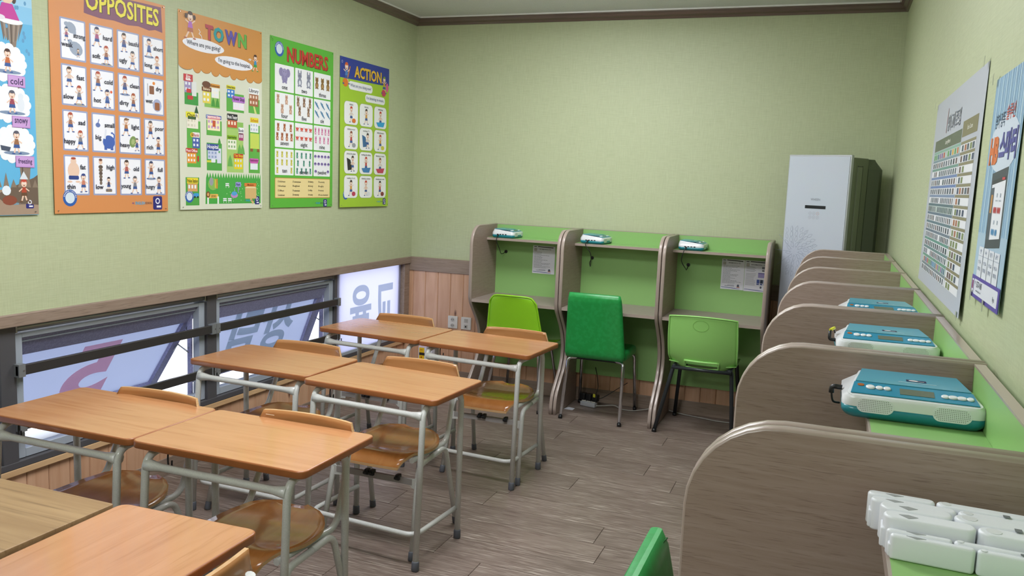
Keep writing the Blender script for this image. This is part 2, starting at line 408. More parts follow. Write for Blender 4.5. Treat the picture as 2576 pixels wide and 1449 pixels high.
# knotty pine wainscot, each board its own piece
bw = .105
def board(parent, along, a, b, z0, z1, plane, cache={}):
    key = (along, round(b-a, 3), z0, z1)
    mb = MB(); h = (b-a)/2-.0006; c = .004; H = z1-z0; d = .012
    prof = [(-h, 0), (-h, d-c), (-h+c, d), (h-c, d), (h, d-c), (h, 0)]
    if key in cache: o = bpy.data.objects.new('plank', cache[key]); C.objects.link(o); o.parent = parent
    else:
        if along == 'x': mb.prism([(p, -q) for p, q in prof], 0, H, 'z')
        else: mb.prism([(q, p) for p, q in prof], 0, H, 'z')
        o = mb.build('plank', PINE, parent); cache[key] = o.data
    o.location = ((a+b)/2, plane, z0) if along == 'x' else (plane, (a+b)/2, z0)
x = -2.957-bw
while x < XR-.01:
    a, b = max(x, XI), min(x+bw, XR); board(wb, 'x', a, b, .095, .835, YW); x += bw
y = YW-.02
while y > 1.2:
    board(wl, 'y', y-bw, y, .09, .268, XI); y -= bw
def strip(name, mat, *b, kind=True, bev=.003):
    mb = MB(); x0, x1, y0, y1, z0, z1 = b
    mb.box(*b); o = mb.build(name, mat); struct(o)
    md = o.modifiers.new('soft edge', 'BEVEL'); md.width = bev; md.segments = 2; return o
strip('baseboard_back', TRIM, XI, XR, YW-.016, YW, 0, .095)
strip('baseboard_left', TRIMY, XI, XI+.016, YB, YW-.016, 0, .09)
strip('trim_1', PINEY, XI-.01, XI+.03, 1.15, YW-.02, .268, .296)         # pine cap under the windows
strip('trim_2', TRIMY, XI, XL+.012, YB, YW, .885, .936, bev=.004)       # dado rail, left wall
strip('trim_3', TRIM, XI, XR, YW-.02, YW, .832, .936, bev=.004)         # dado rail, back wall
strip('trim_4', TRIMY, XI-.02, XL+.0, 5.61, YW-.018, .296, .885)        # corner post
# crown moulding
def crown(name, mat, axis, lo, hi, at, sg):
    prof = [(0, 0), (.012, 0), (.018, .012), (.034, .02), (.04, .034), (.046, .04), (.046, .046), (0, .046)]
    mb = MB(); mb.prism([(at+sg*p, ZC+q) for p, q in prof], lo, hi, axis); return struct(mb.build(name, mat))
# prism axis 'y': (a, c, b) -> a = x, b = z ; axis 'x': (c, a, b)
crown('trim_5', CROWNY, 'y', YB, YW, XL, 1)
crown('trim_6', CROWN, 'x', XL, XR, YW, -1)
crown('trim_7', CROWNY, 'y', YB, YW, XR, -1)
mb = MB(); mb.box(XL, XR, YW-.055, YW, ZC+.046, CZ); mb.box(XL, XL+.055, YB, YW, ZC+.046, CZ); mb.box(XR-.055, XR, YB, YW, ZC+.046, CZ)
struct(mb.build('trim_8', pbr('cream_bead', 'e4e4e2', .4)))
for i, (lx, ly) in enumerate(LAMPS):
    t = thing('ceiling_lamp', ['white ceiling lamp nearest the back wall, over the farthest desks', 'white ceiling lamp over the middle desks', 'white ceiling lamp behind the camera'][i], 'lamp', (lx, ly, CZ))
    mb = MB(); mb.slab(rr(1.26, .56, .02), -.022, 0, .006); mb.build('housing', LAMPM, t)
    em = bpy.data.materials.get('lamp_diffuser')
    if not em:
        em = pbr('lamp_diffuser', 'ffffff', .5); em.node_tree.nodes['Principled BSDF'].inputs['Emission Color'].default_value = (.96, .97, 1, 1); em.node_tree.nodes['Principled BSDF'].inputs['Emission Strength'].default_value = 11.5
    mb = MB(); mb.slab(rr(1.22, .52, .03), -.090, -.0225, .02); mb.build('diffuser', em, t)

# ------------------------------------------------------------------ windows on the left wall
ST = math.radians(20); HX, HZ = -3.055, .828
def sashM(y0, ST):
    D = Vector((-math.sin(ST), 0, -math.cos(ST))); N = Vector((math.cos(ST), 0, -math.sin(ST))); Y = Vector((0, 1, 0))
    M = Matrix.Identity(4)
    for i in range(3): M[i][0] = Y[i]; M[i][1] = D[i]; M[i][2] = -N[i]     # local: x along the wall, y down the sash, z outwards
    M[0][3], M[1][3], M[2][3] = HX, y0, HZ
    return M
def post(y0, y1, n):
    return strip('trim_%d' % n, ALUD, XI-.06, XI+.028, y0, y1, .296, .885)
post(2.318, 2.388, 9); post(3.49, 3.562, 10); post(4.695, 4.722, 11); post(1.15, 1.2, 12)
strip('trim_13', ALUD, XI-.06, XI+.03, 1.15, 5.61, .296, .325)
strip('trim_14', ALU, XI-.35, XI-.06, 1.15, 5.61, .27, .30)             # sill plate outside, added to receive daylight below the windows
def window(n, y0, y1, sash=True, art=None, tilt=21, L=.485, sw=.08):
    w = bpy.data.objects.new('window_%d' % n, None); C.objects.link(w); struct(w); w.location = (0, 0, 0)
    mb = MB(); mb.box(XI-.05, XI+.004, y0, y1, .852, .885); mb.build('head_board', ALUD, w)
    mb = MB(); mb.tube([(XI+.008, y0+.012, .868), (XI+.008, y1-.012, .868)], .0145, 14)
    mb.box(XI-.01, XI+.024, y0+.004, y0+.012, .852, .884); mb.box(XI-.01, XI+.024, y1-.012, y1-.004, .852, .884)
    mb.build('roller_tube', ALU, w)
    for nm, b in (('jamb', (y0, y0+.042, .328, .845)), ('jamb', (y1-.042, y1, .328, .845)), ('head', (y0+.042, y1-.042, .826, .845)), ('sill', (y0+.042, y1-.042, .328, .366))):
        mb = MB(); mb.box(XI-.03, XI+.012, b[0], b[1], b[2], b[3])
        if nm == 'jamb':
            s = 1 if b[0] == y0 else -1; e = b[1] if s > 0 else b[0]
            lo, hi = sorted((e, e+s*.01)); mb.box(XI-.06, XI-.03, lo, hi, .35, .84, 1)
        o = mb.build(nm, [ALUL, SASH], w); md = o.modifiers.new('b', 'BEVEL'); md.width = .002
    if not sash: return w
    a, b = y0+.045, y1-.022; M = sashM(0, math.radians(tilt))
    o = MB(); o.xbox(M @ Matrix.Translation(((a+b)/2, .045, 0)), b-a, .10, .035); o.build('sash_rail', SASH, w)
    o = MB(); o.xbox(M @ Matrix.Translation(((a+b)/2, .012, -.02)), b-a, .004, .006); o.build('sash_bead', ALUL, w)
    o = MB(); o.xbox(M @ Matrix.Translation(((a+b)/2, L-.02, 0)), b-a, .045, .03); o.build('sash_rail', SASH, w)
    for yy, sw_ in ((a+.012, .024), (b-sw/2, sw)):
        o = MB(); o.xbox(M @ Matrix.Translation((yy, L/2+.02, 0)), sw_, L-.09, .03); o.build('sash_stile', SASH, w)
    o = MB(); o.xbox(M @ Matrix.Translation(((a+b)/2, L/2+.03, .004)), b-a-.03, L-.12, .003); p = o.build('pane', FILM2, w)
    if art: art(M, p, (a+b)/2)
    # scissor stay at the far jamb
    j = Vector((XI-.05, y1-.05, .60)); s = M @ Vector((b-.004, .36, 0)); h = M @ Vector((b-.004, .12, 0))
    o = MB(); o.tube([j+Vector((0, 0, -.02)), (j+s)/2+Vector((0, 0, .05)), s], .0045, 6); o.tube([j, h], .0045, 6); o.build('stay_arm', ALU, w)
    return w
def printmat(c): return {'g': PRTG, 'r': PRTR}[c]
def art3(M, p, c):
    A = Art(lambda u, v, l: M @ Vector((u, v, -.0015-l)), .0003)
    A.text('상', 4.265, .245, .34, 'g', w=.32, mirror=True, bold=.03, res=6); A.text('담', 3.93, .245, .34, 'g', w=.30, mirror=True, bold=.03, res=6)
    A.finish(p, matf=printmat)
def art2(M, p, c):
    A = Art(lambda u, v, l: M @ Vector((u, v, -.0015-l)), .0003)
    A.text('5', 2.945, .32, .36, 'r', w=.27, mirror=True, bold=.035, res=8); A.finish(p, matf=printmat)
window(1, 1.2, 2.318); window(2, 2.388, 3.49, art=art2, tilt=33, L=.56, sw=.05); window(3, 3.562, 4.695, art=art3)
w4 = bpy.data.objects.new('window_4', None); C.objects.link(w4); struct(w4)
mb = MB(); mb.box(XI+.012, XI+.02, 4.724, 5.60, .345, .888); p4 = mb.build('pane', FILM, w4)
mb = MB(); mb.box(XI-.05, XI+.011, 4.722, 4.76, .325, .885); mb.build('jamb', ALU, w4); mb = MB(); mb.box(XI-.05, XI+.011, 5.57, 5.61, .325, .885); mb.build('jamb', ALU, w4)
mb = MB(); mb.box(XI-.04, XI+.03, 4.722, 5.61, .325, .344); mb.build('sill', ALUL, w4)
A = Art(lambda u, v, l: (XI+.0205+l, u, v), .0003)
def up(ch, y, z, h, w_):
    v, f, x0, x1, y0, y1 = glyphs(ch, .03, 6)
    A._p(A.T, 'g', [(y-(a-(x0+x1)/2)*w_/(x1-x0), z+(b-(y0+y1)/2)*h/(y1-y0)) for a, b in v], f, 1)
up('교', 5.375, .605, .30, .27); up('육', 5.035, .615, .33, .28)
A.finish(p4, matf=printmat)
def guard(y0, y1, z, label):
    t = thing('guard_rail', label, 'rail', (XI+.045, y0, z))
    mb = MB(); mb.box(-.008, .008, .0, y1-y0, -.021, .021); o = mb.build('bar', BRONZE, t); md = o.modifiers.new('b', 'BEVEL'); md.width = .002
    for e in (0, y1-y0-.03):
        mb = MB(); mb.box(-.02, .012, e, e+.03, -.026, .026); mb.cyl((.012, e+.022, 0), (.014, e+.022, 0), .004, 8, 1); mb.build('bracket', [ALU, MIRR], t)
guard(2.375, 3.525, .703, 'upper dark metal guard rail across the window with the red numeral')
guard(2.375, 3.525, .478, 'lower dark metal guard rail across the window with the red numeral')
guard(3.527, 4.722, .703, 'upper dark metal guard rail across the window with two grey characters on the tilted pane')
guard(3.527, 4.722, .478, 'lower dark metal guard rail across the window with two grey characters on the tilted pane')

# wall plates in the far left corner
def plate(x0, x1, label, cat, sockets):
    t = thing('wall_socket' if sockets else 'data_outlet', label, cat, ((x0+x1)/2, YW-.012, .466))
    M = Matrix.Rotation(PI/2, 4, 'X')
    mb = MB(); mb.slab(rr(x1-x0, .094, .006), 0, .01, .003, M=M); mb.build('cover_plate', PLATE, t)
    for dz in (.02, -.024):
        mb = MB()
        if sockets:
            mb.tube([(0, -.0105, dz), (0, -.013, dz)], .018, 18); mb.tube([(0, -.0132, dz), (0, -.0136, dz)], .0145, 18, 1)
            for sx in (-.007, .007): mb.cyl((sx, -.0137, dz), (sx, -.0141, dz), .0028, 8, 2)
            mb.build('socket', [PLATE, pbr('plate_shade', 'b6b2a8', .5), BLACK], t)
        else:
            mb.box(-.014, .014, -.0125, -.0105, dz-.014, dz+.014, 0); mb.box(-.005, .005, -.0135, -.0125, dz-.006, dz+.006, 1 if dz < 0 else 0); mb.build('port', [pbr('plate_shade', 'b6b2a8', .5), BLACK], t)
plate(-2.651, -2.572, 'ivory double power socket low on the pine boards', 'socket', True)
plate(-2.543, -2.461, 'ivory data plate right of the double power socket', 'outlet', False)
# ------------------------------------------------------------------ student desk and chair
DZ = .686
def make_desk(label):
    t = thing('student_desk', label, 'desk', group='student desks')
    mb = MB(); mb.slab(rr(.64, .41, .027, 6), DZ-.024, DZ, .0045, 3, 0, 0, 1); mb.build('tabletop', [DTOP, DEDGE], t)
    zt = DZ-.0385
    for sx in (-1, 1):
        x = sx*.262
        pts = fillet([(x+sx*.006, -.236, .0), (x, -.197, zt), (x, .115, zt), (x, .118, 0)], .055, 6)
        # front leg = first half, rear leg = second half
        mid = next(i for i, p in enumerate(pts) if p.y > -.06 and p.z > .6) if False else None
        pa = [p for p in pts if p.y < -.05]+[Vector((x, -.04, zt))]; pb = [Vector((x, -.04, zt))]+[p for p in pts if p.y >= -.05]
        for q in (pa, pb):
            mb = MB(); mb.tube(q, .0125, 10); lg = mb.build('leg', STEEL, t)
            e = q[0] if q[0].z < .1 else q[-1]
            e2 = q[1] if q[0].z < .1 else q[-2]
            d = (e2-e).normalized()
            mb = MB(); mb.tube([e+d*.001, e+d*.004, e+d*.036, e+d*.04], [.0135, .0155, .0148, .0132], 12); mb.build('foot_cap', CAP, lg)
        mb = MB(); mb.box(x-.03, x+.02, -.06, .09, DZ-.03, DZ-.0245); mb.build('bracket', STEEL, t)
    mb = MB(); y, z = -.193, .612
    mb.tube([(-.262, y, z), (-.235, y, z), (-.205, y, z), (.205, y, z), (.235, y, z), (.262, y, z)], [.022, .017, .0125, .0125, .017, .022], 10, flat=(1, 1) ); mb.build('crossbar', STEEL, t)
    mb = MB(); mb.tube(fillet([(-.252, .112, .135), (-.252, -.222, .135), (.252, -.222, .135), (.252, .112, .135)], .055, 6), .0105, 10); mb.build('foot_bar', STEEL, t)
    mb = MB(); mb.tube(smoothline([(-.20, -.17, DZ-.026), (-.20, -.172, DZ-.055), (-.192, -.176, DZ-.078), (-.178, -.18, DZ-.072), (-.174, -.183, DZ-.05)]), .0028, 6); mb.build('hook', BLACK, t)
    return t
def make_chair(label):
    t = thing('student_chair', label, 'chair', group='student chairs')
    # bent plywood seat
    NY, NX = 14, 12; top = []; bot = []
    rows_ = []
    for j in range(NY+1):
        v = j/NY; y = -.205+.40*v
        if v < .5: hw = .128+(.193-.128)*math.sin(PI/2*min(1, v/.5))
        else: hw = .193*math.sqrt(max(0, 1-((v-.5)/.5)**2.6)) if v < 1 else 0
        hw = max(hw, .045)
        z = .412-.016*math.sin(PI*min(1, max(0, (v-.12)/.8)))
        if v < .2: z -= .045*((.2-v)/.2)**2
        if v > .85: z += .004
        yy = y+(.012*((.2-v)/.2)**2 if v < .2 else 0)
        rows_.append((yy, hw, z))
    def sheet(dz):
        out = []
        for yy, hw, z in rows_:
            for i in range(NX+1):
                u = -1+2*i/NX; out.append((u*hw, yy, z+dz+.010*abs(u)**2.5*(1 if yy > -.12 else .2)))
        return out
    W = NX+1; T, B = sheet(0), sheet(-.011); n = len(T); fs = []; mi = []
    mb = MB()
    f1 = [(j*W+i, j*W+i+1, (j+1)*W+i+1, (j+1)*W+i) for j in range(NY) for i in range(NX)]
    mb.add(T+B, f1+[tuple(n+k for k in f[::-1]) for f in f1], 0, True)
    loop = [i for i in range(W)]+[j*W+NX for j in range(1, NY+1)]+[NY*W+i for i in range(NX-1, -1, -1)]+[j*W for j in range(NY-1, 0, -1)]
    for a, b in zip(loop, loop[1:]+loop[:1]): mb.f.append([a, n+a, n+b, b]); mb.m.append(1); mb.sm.append(False)
    seat = mb.build('seat', [PLY, PLYE], t)
    for bx, by in ((-.11, .10), (.11, .10), (-.12, -.07), (.12, -.07)):
        z = .402; mb = MB(); mb.tube([(bx, by, z-.008), (bx, by, z+.0015)], .006, 8); mb.build('screw', MIRR, seat)
    # backrest
    NX, NZ = 16, 8; vs = []; z0, z1 = .588, .716
    def bp(u, w, off):
        hw = .200; x = u*hw; e = abs(u)
        cz = (z0+z1)/2; hh = (z1-z0)/2
        if e > .84: hh *= math.sqrt(max(.0, 1-((e-.84)/.16)**2.2))*.88+.12
        top_drop = .003*u*u
        z = cz+hh*w-top_drop; y = .262-.024*u*u+(z-cz)*.22-.012*(w*w)
        y += off; return (x, y, z)
    for off in (0, .011):
        for j in range(NZ+1):
            for i in range(NX+1): vs.append(bp(-1+2*i/NX, -1+2*j/NZ, off))
    W = NX+1; n = W*(NZ+1); mb = MB()
    f1 = [(j*W+i, j*W+i+1, (j+1)*W+i+1, (j+1)*W+i) for j in range(NZ) for i in range(NX)]
    mb.add(vs, f1+[tuple(n+k for k in f[::-1]) for f in f1], 0, True)
    loop = [i for i in range(W)]+[j*W+NX for j in range(1, NZ+1)]+[NZ*W+i for i in range(NX-1, -1, -1)]+[j*W for j in range(NZ-1, 0, -1)]
    for a, b in zip(loop, loop[1:]+loop[:1]): mb.f.append([a, n+a, n+b, b]); mb.m.append(1); mb.sm.append(False)
    mb.build('backrest', [PLYX, PLYE], t)
    for sx in (-1, 1):
        p = fillet([(sx*.165, -.14, .388), (sx*.178, .165, .386), (sx*.165, .235, .55), (sx*.155, .276, .665)], [.075, .2], 7)
        mb = MB(); mb.tube(p, .0115, 10); mb.build('back_upright', STEEL, t)
        x0 = sx*.195; zt = .368
        p = fillet([(sx*.213, -.213, 0), (x0, -.135, zt), (x0, .115, zt+.012), (sx*.213, .215, 0)], .055, 6)
        pa = [q for q in p if q.y < 0]+[Vector((x0, 0, zt+.006))]; pb = [Vector((x0, 0, zt+.006))]+[q for q in p if q.y >= 0]
        for q in (pa, pb):
            mb = MB(); mb.tube(q, .0115, 10); lg = mb.build('leg', STEEL, t)
            e, e2 = (q[0], q[1]) if q[0].z < .1 else (q[-1], q[-2]); d = (e2-e).normalized()
            mb = MB(); mb.tube([e+d*.001, e+d*.004, e+d*.034, e+d*.038], [.0125, .0145, .0138, .012], 12); mb.build('foot_cap', CAP, lg)
        mb = MB(); M = Matrix.Translation((sx*.185, -.155, .30)); mb.prism([(-.005, -.02), (.012, -.024), (.014, .022), (-.03*1, .018), (-.032, .004)] if sx > 0 else [(.005, .02), (-.012, .024), (-.014, -.022), (.03, -.018), (.032, -.004)][::-1], -.002, .002, 'y', M=M); mb.build('bracket', STEEL, t)
        mb = MB(); mb.cyl((sx*.17, .02, .372), (sx*.197, .02, .372), .008, 8); mb.build('rail_joint', STEEL, t)
    mb = MB(); mb.box(-.178, .178, -.158, -.154, .293, .315); mb.box(-.178, .178, -.158, -.146, .315, .318); mb.build('crossbar', DKSTEEL, t)
    for cx in (-.03, -.005, .115):
        mb = MB(); mb.box(cx-.009, cx+.009, -.17, -.144, .306, .33); mb.box(cx-.012, cx+.006, -.176, -.158, .31, .322); o = mb.build('clip', BLACK, t)
        md = o.modifiers.new('b', 'BEVEL'); md.width = .003; md.segments = 2
    return t
desk = make_desk('')
deskspots = [
 ('student desk in the near window-side place, bluish window glare on its left half', -2.315, 2.168, 0),
 ('student desk nearest the aisle, just right of the near window-side desk', -1.673, 2.166, 0),
 ('student desk on the window side of the middle row', -2.328, 3.148, -1.5),
 ('student desk on the aisle side of the middle row, turned slightly', -1.674, 3.075, -4),
 ('student desk on the window side of the farthest row', -2.297, 4.118, -4),
 ('student desk at the aisle end of the farthest row, before the green chairs', -1.650, 4.066, -4),
 ('student desk turned lengthwise in the near left foreground, beside the oak table', -1.409, 1.262, 92)]
for i, (lb, x, y, a) in enumerate(deskspots):
    if i == 0: desk.location = (x, y, 0); desk.rotation_euler = (0, 0, math.radians(a)); desk['label'] = lb
    else: dup(desk, lb, (x, y, 0), math.radians(a))
chair = make_chair('')
chairspots = [
 ('plywood student chair at the near window-side desk, lilac shine on its seat', -2.262, 2.115, 0),
 ('plywood student chair with a short white scratch on its backrest, at the near aisle-side desk', -1.622, 2.12, 0),
 ('plywood student chair at the window-side desk of the middle row', -2.335, 3.165, 0),
 ('plywood student chair at the aisle-side desk of the middle row', -1.69, 3.105, 0),
 ('plywood student chair at the window-side desk of the farthest row', -2.335, 4.165, 0),
 ('plywood student chair with green reflection on its seat, at the farthest aisle-side desk', -1.607, 4.10, 0),
 ('plywood student chair seen edge-on in the bottom left foreground, pushed against the lengthwise desk', -1.395, 1.275, -90)]
for i, (lb, x, y, a) in enumerate(chairspots):
    if i == 0: chair.location = (x, y, 0); chair.rotation_euler = (0, 0, math.radians(a)); chair['label'] = lb; c = chair
    else: c = dup(chair, lb, (x, y, 0), math.radians(a))
    if i == 1:
        mb = MB(); mb.box(-.165, -.13, .2445, .2455, .697, .699); mb.build('scratch', pbr('pale_scratch', 'f0e2c8', .6), c)
# pale oak table at the left edge
t = thing('oak_table', 'larger pale oak table at the left edge, beside the lengthwise desk', 'table', (-2.32, .93, 0))
mb = MB(); mb.slab(rr(1.35, 1.27, .006, 2), .656, .683, .002, 2); mb.build('tabletop', OAK, t)
for sx in (-1, 1):
    for sy in (-1, 1):
        mb = MB(); mb.box(sx*.6-.025, sx*.6+.025, sy*.56-.025, sy*.56+.025, 0, .656); mb.build('leg', OAK, t)
for sy in (-1, 1):
    mb = MB(); mb.box(-.57, .57, sy*.56-.01, sy*.56+.01, .58, .656); mb.build('apron', OAK, t)
# ------------------------------------------------------------------ study carrels
CH, CD = 1.228, .457                       # height, depth
def side_profile():
    """(depth from the back board, z), counter-clockwise; front edge with a knee recess"""
    F = CD
    top = [(0, 0), (F+.008, 0), (F+.008, .05), (F-.012, .13), (F-.08, .21), (F-.155, .29), (F-.195, .385), (F-.185, .47), (F-.14, .555), (F-.07, .635), (F-.02, .69), (F, .74)]
    pts = [Vector((a, b, 0)) for a, b in top]; sm = [pts[0], pts[1]]+[p for p in smoothline(pts[2:], 4)]
    for k in range(1, 9):
        a = PI/2*k/8; sm.append(Vector((F-.125+.125*math.cos(a), CH-.125+.125*math.sin(a), 0)))
    sm = sm[:-8]+[Vector((F, CH-.125, 0))]+sm[-8:]+[Vector((0, CH, 0))]
    out = []
    for p in sm:
        if not out or (p-out[-1]).length > 1e-4: out.append(p)
    return [(p.x, p.y) for p in out]
PROF = side_profile()
def carrel(label, width, loc, rz, grp):
    """local: x across the unit (0..width), y = 0 at the back face, users sit on the -y side"""
    t = thing('study_carrel', label, 'carrel', loc, rz, grp); T = .0222
    off = offset_poly([(-a, b) for a, b in PROF][::-1])
    for x0 in (0, width-T):
        rings = []
        for ins, dx in ((.004, 0), (.0012, .0018), (0, .006), (0, T-.006), (.0012, T-.0018), (.004, T)):
            rings.append([(x0+dx, a, b) for a, b in off(ins)])
        mb = MB(); mb.loft(rings, 1, True, True, capmi=0); mb.build('side_panel', [LAM, EDGE], t)
    W = width
    mb = MB(); mb.box(T, W-T, -.022, -.004, .205, CH-.005, 0); mb.box(T, W-T, -.0225, -.0035, CH-.005, CH-.001, 1)
    mb.build('back_board', [GREENB, EDGE], t)
    mb = MB(); mb.box(T, W-T, -CD+.018, -.022, .705, .725, 0); mb.box(T, W-T, -CD+.014, -CD+.018, .705, .725, 1); o = mb.build('desktop', [LAMH, EDGE], t)
    mb = MB(); mb.box(T, W-T, -.205, -.0225, 1.120, 1.137, 0); mb.box(T, W-T, -.209, -.205, 1.120, 1.137, 1); mb.build('shelf', [GREENB, EDGE], t)
    mb = MB(); mb.tube([(T+.075, -.0225, 1.028), (T+.075, -.026, 1.028)], .012, 14, 0); mb.build('cable_grommet', BLACK, t)
    return t
YK = YW-.022
bx = [-2.292, -1.6465, -.982, -.336]
names = ['carrel against the back wall nearest the window, lime chair in front', 'middle carrel against the back wall, emerald padded chair in front', 'carrel against the back wall beside the air conditioner']
for i in range(3): carrel(names[i], bx[i+1]-bx[i]-.0045, (bx[i], YK, 0), 0, 'carrels along the back wall')
sy = [.50, 1.157, 1.808, 2.482, 3.15, 3.785, 4.43, 5.03]
rn = ['nearest carrel on the right wall, holding the stacked white stands', 'second carrel from the front on the right wall, radio with an angled black plug', 'third carrel from the front on the right wall, radio with a yellow-wrapped cord',
      'fourth carrel from the front on the right wall, farthest one holding a radio', 'fifth carrel from the front on the right wall, its shelf empty', 'sixth carrel from the front on the right wall', 'last carrel on the right wall, next to the air conditioner']
XK = XR-.018
for i in range(7):    # rotated so that the back is at +x: local +y -> world +x, local x -> world -y
    carrel(rn[i], sy[i+1]-sy[i]-.004, (XK, sy[i+1], 0), -PI/2, 'carrels along the right wall')

# notices taped inside the back carrels
def notice(x0, x1, z0, z1, label, two=False):
    y = YK-.0232
    t = thing('notice_sheet', label, 'paper', (x0, y, z1)); W = x1-x0; H = z1-z0
    mb = MB(); n = 6
    mb.box(0, W, -.0008, 0, -H, 0); mb.build('sheet', PAPER, t)
    A = Art(lambda u, v, l: (u*W, -.0010-l, -v*H), .0002)
    A.rect(.05, .03, .12, .022, '3a3d46'); A.poly([(.22, .02), (.92, .035), (.92, .065), (.22, .045)], '2c3038')
    A.rect(.06, .09, .12, .10, '9c9a98'); A.rect(.08, .105, .08, .07, 'b8b4b0', 2)
    random.seed(int(x0*-1000))
    if not two:
        A.text('INFORMATION For YOU', .56, .12, .04, '33363c', w=.52)
        for k in range(15):
            L = random.choice((.35, .55, .72, .62, .3)); v = .22+k*.04
            x = .07
            while x < .07+L: wd = random.uniform(.03, .09); A.rect(x, v, wd, .012, '7b7c86'); x += wd+.015
        A.rect(.3, .85, .3, .012, '6b6d7c'); A.rect(.18, .88, .42, .014, '6b6d7c')
        A.ell(.77, .87, .05, .05, '4b5568', 2); A.rect(.71, .90, .13, .03, 'b98078', 3)
    else:
        A.text('INFORMATION 1 2 3', .55, .13, .035, '33363c', w=.6)
        for k in range(5): A.rect(.06, .2+k*.035, .35+.05*(k % 2), .01, '84858f')
        for k in range(9): A.rect(.06, .42+k*.045, random.uniform(.3, .42), .01, '84858f')
        A.rect(.70, .18, .14, .08, '777a88'); A.rect(.71, .29, .10, .035, '23252b')
        A.rect(.56, .38, .28, .16, '9a90c4'); A.rect(.56, .38, .28, .03, '6f659f', 2)
        for q in range(3): A.rect(.52+q*.14, .60, .12, .12, ('44589c', '1f2c4c', '50619c')[q])
        for q in range(3): A.rect(.52+q*.14, .73, .10, .04, '3d4d8c')
        A.ell(.70, .85, .04, .04, '5d6272', 2)
    A.poly([(.03, .925), (.62, .945), (.85, .965), (.85, .975), (.03, .94)], '3c4f8e')
    A.finish(t)
notice(-1.988, -1.822, .889, 1.087, 'white printed notice in the carrel nearest the window')
notice(-.666, -.52, .887, 1.086, 'left of the two white notices in the carrel by the air conditioner')
notice(-.518, -.364, .884, 1.086, 'right of the two notices by the air conditioner, with small purple and blue pictures', True)

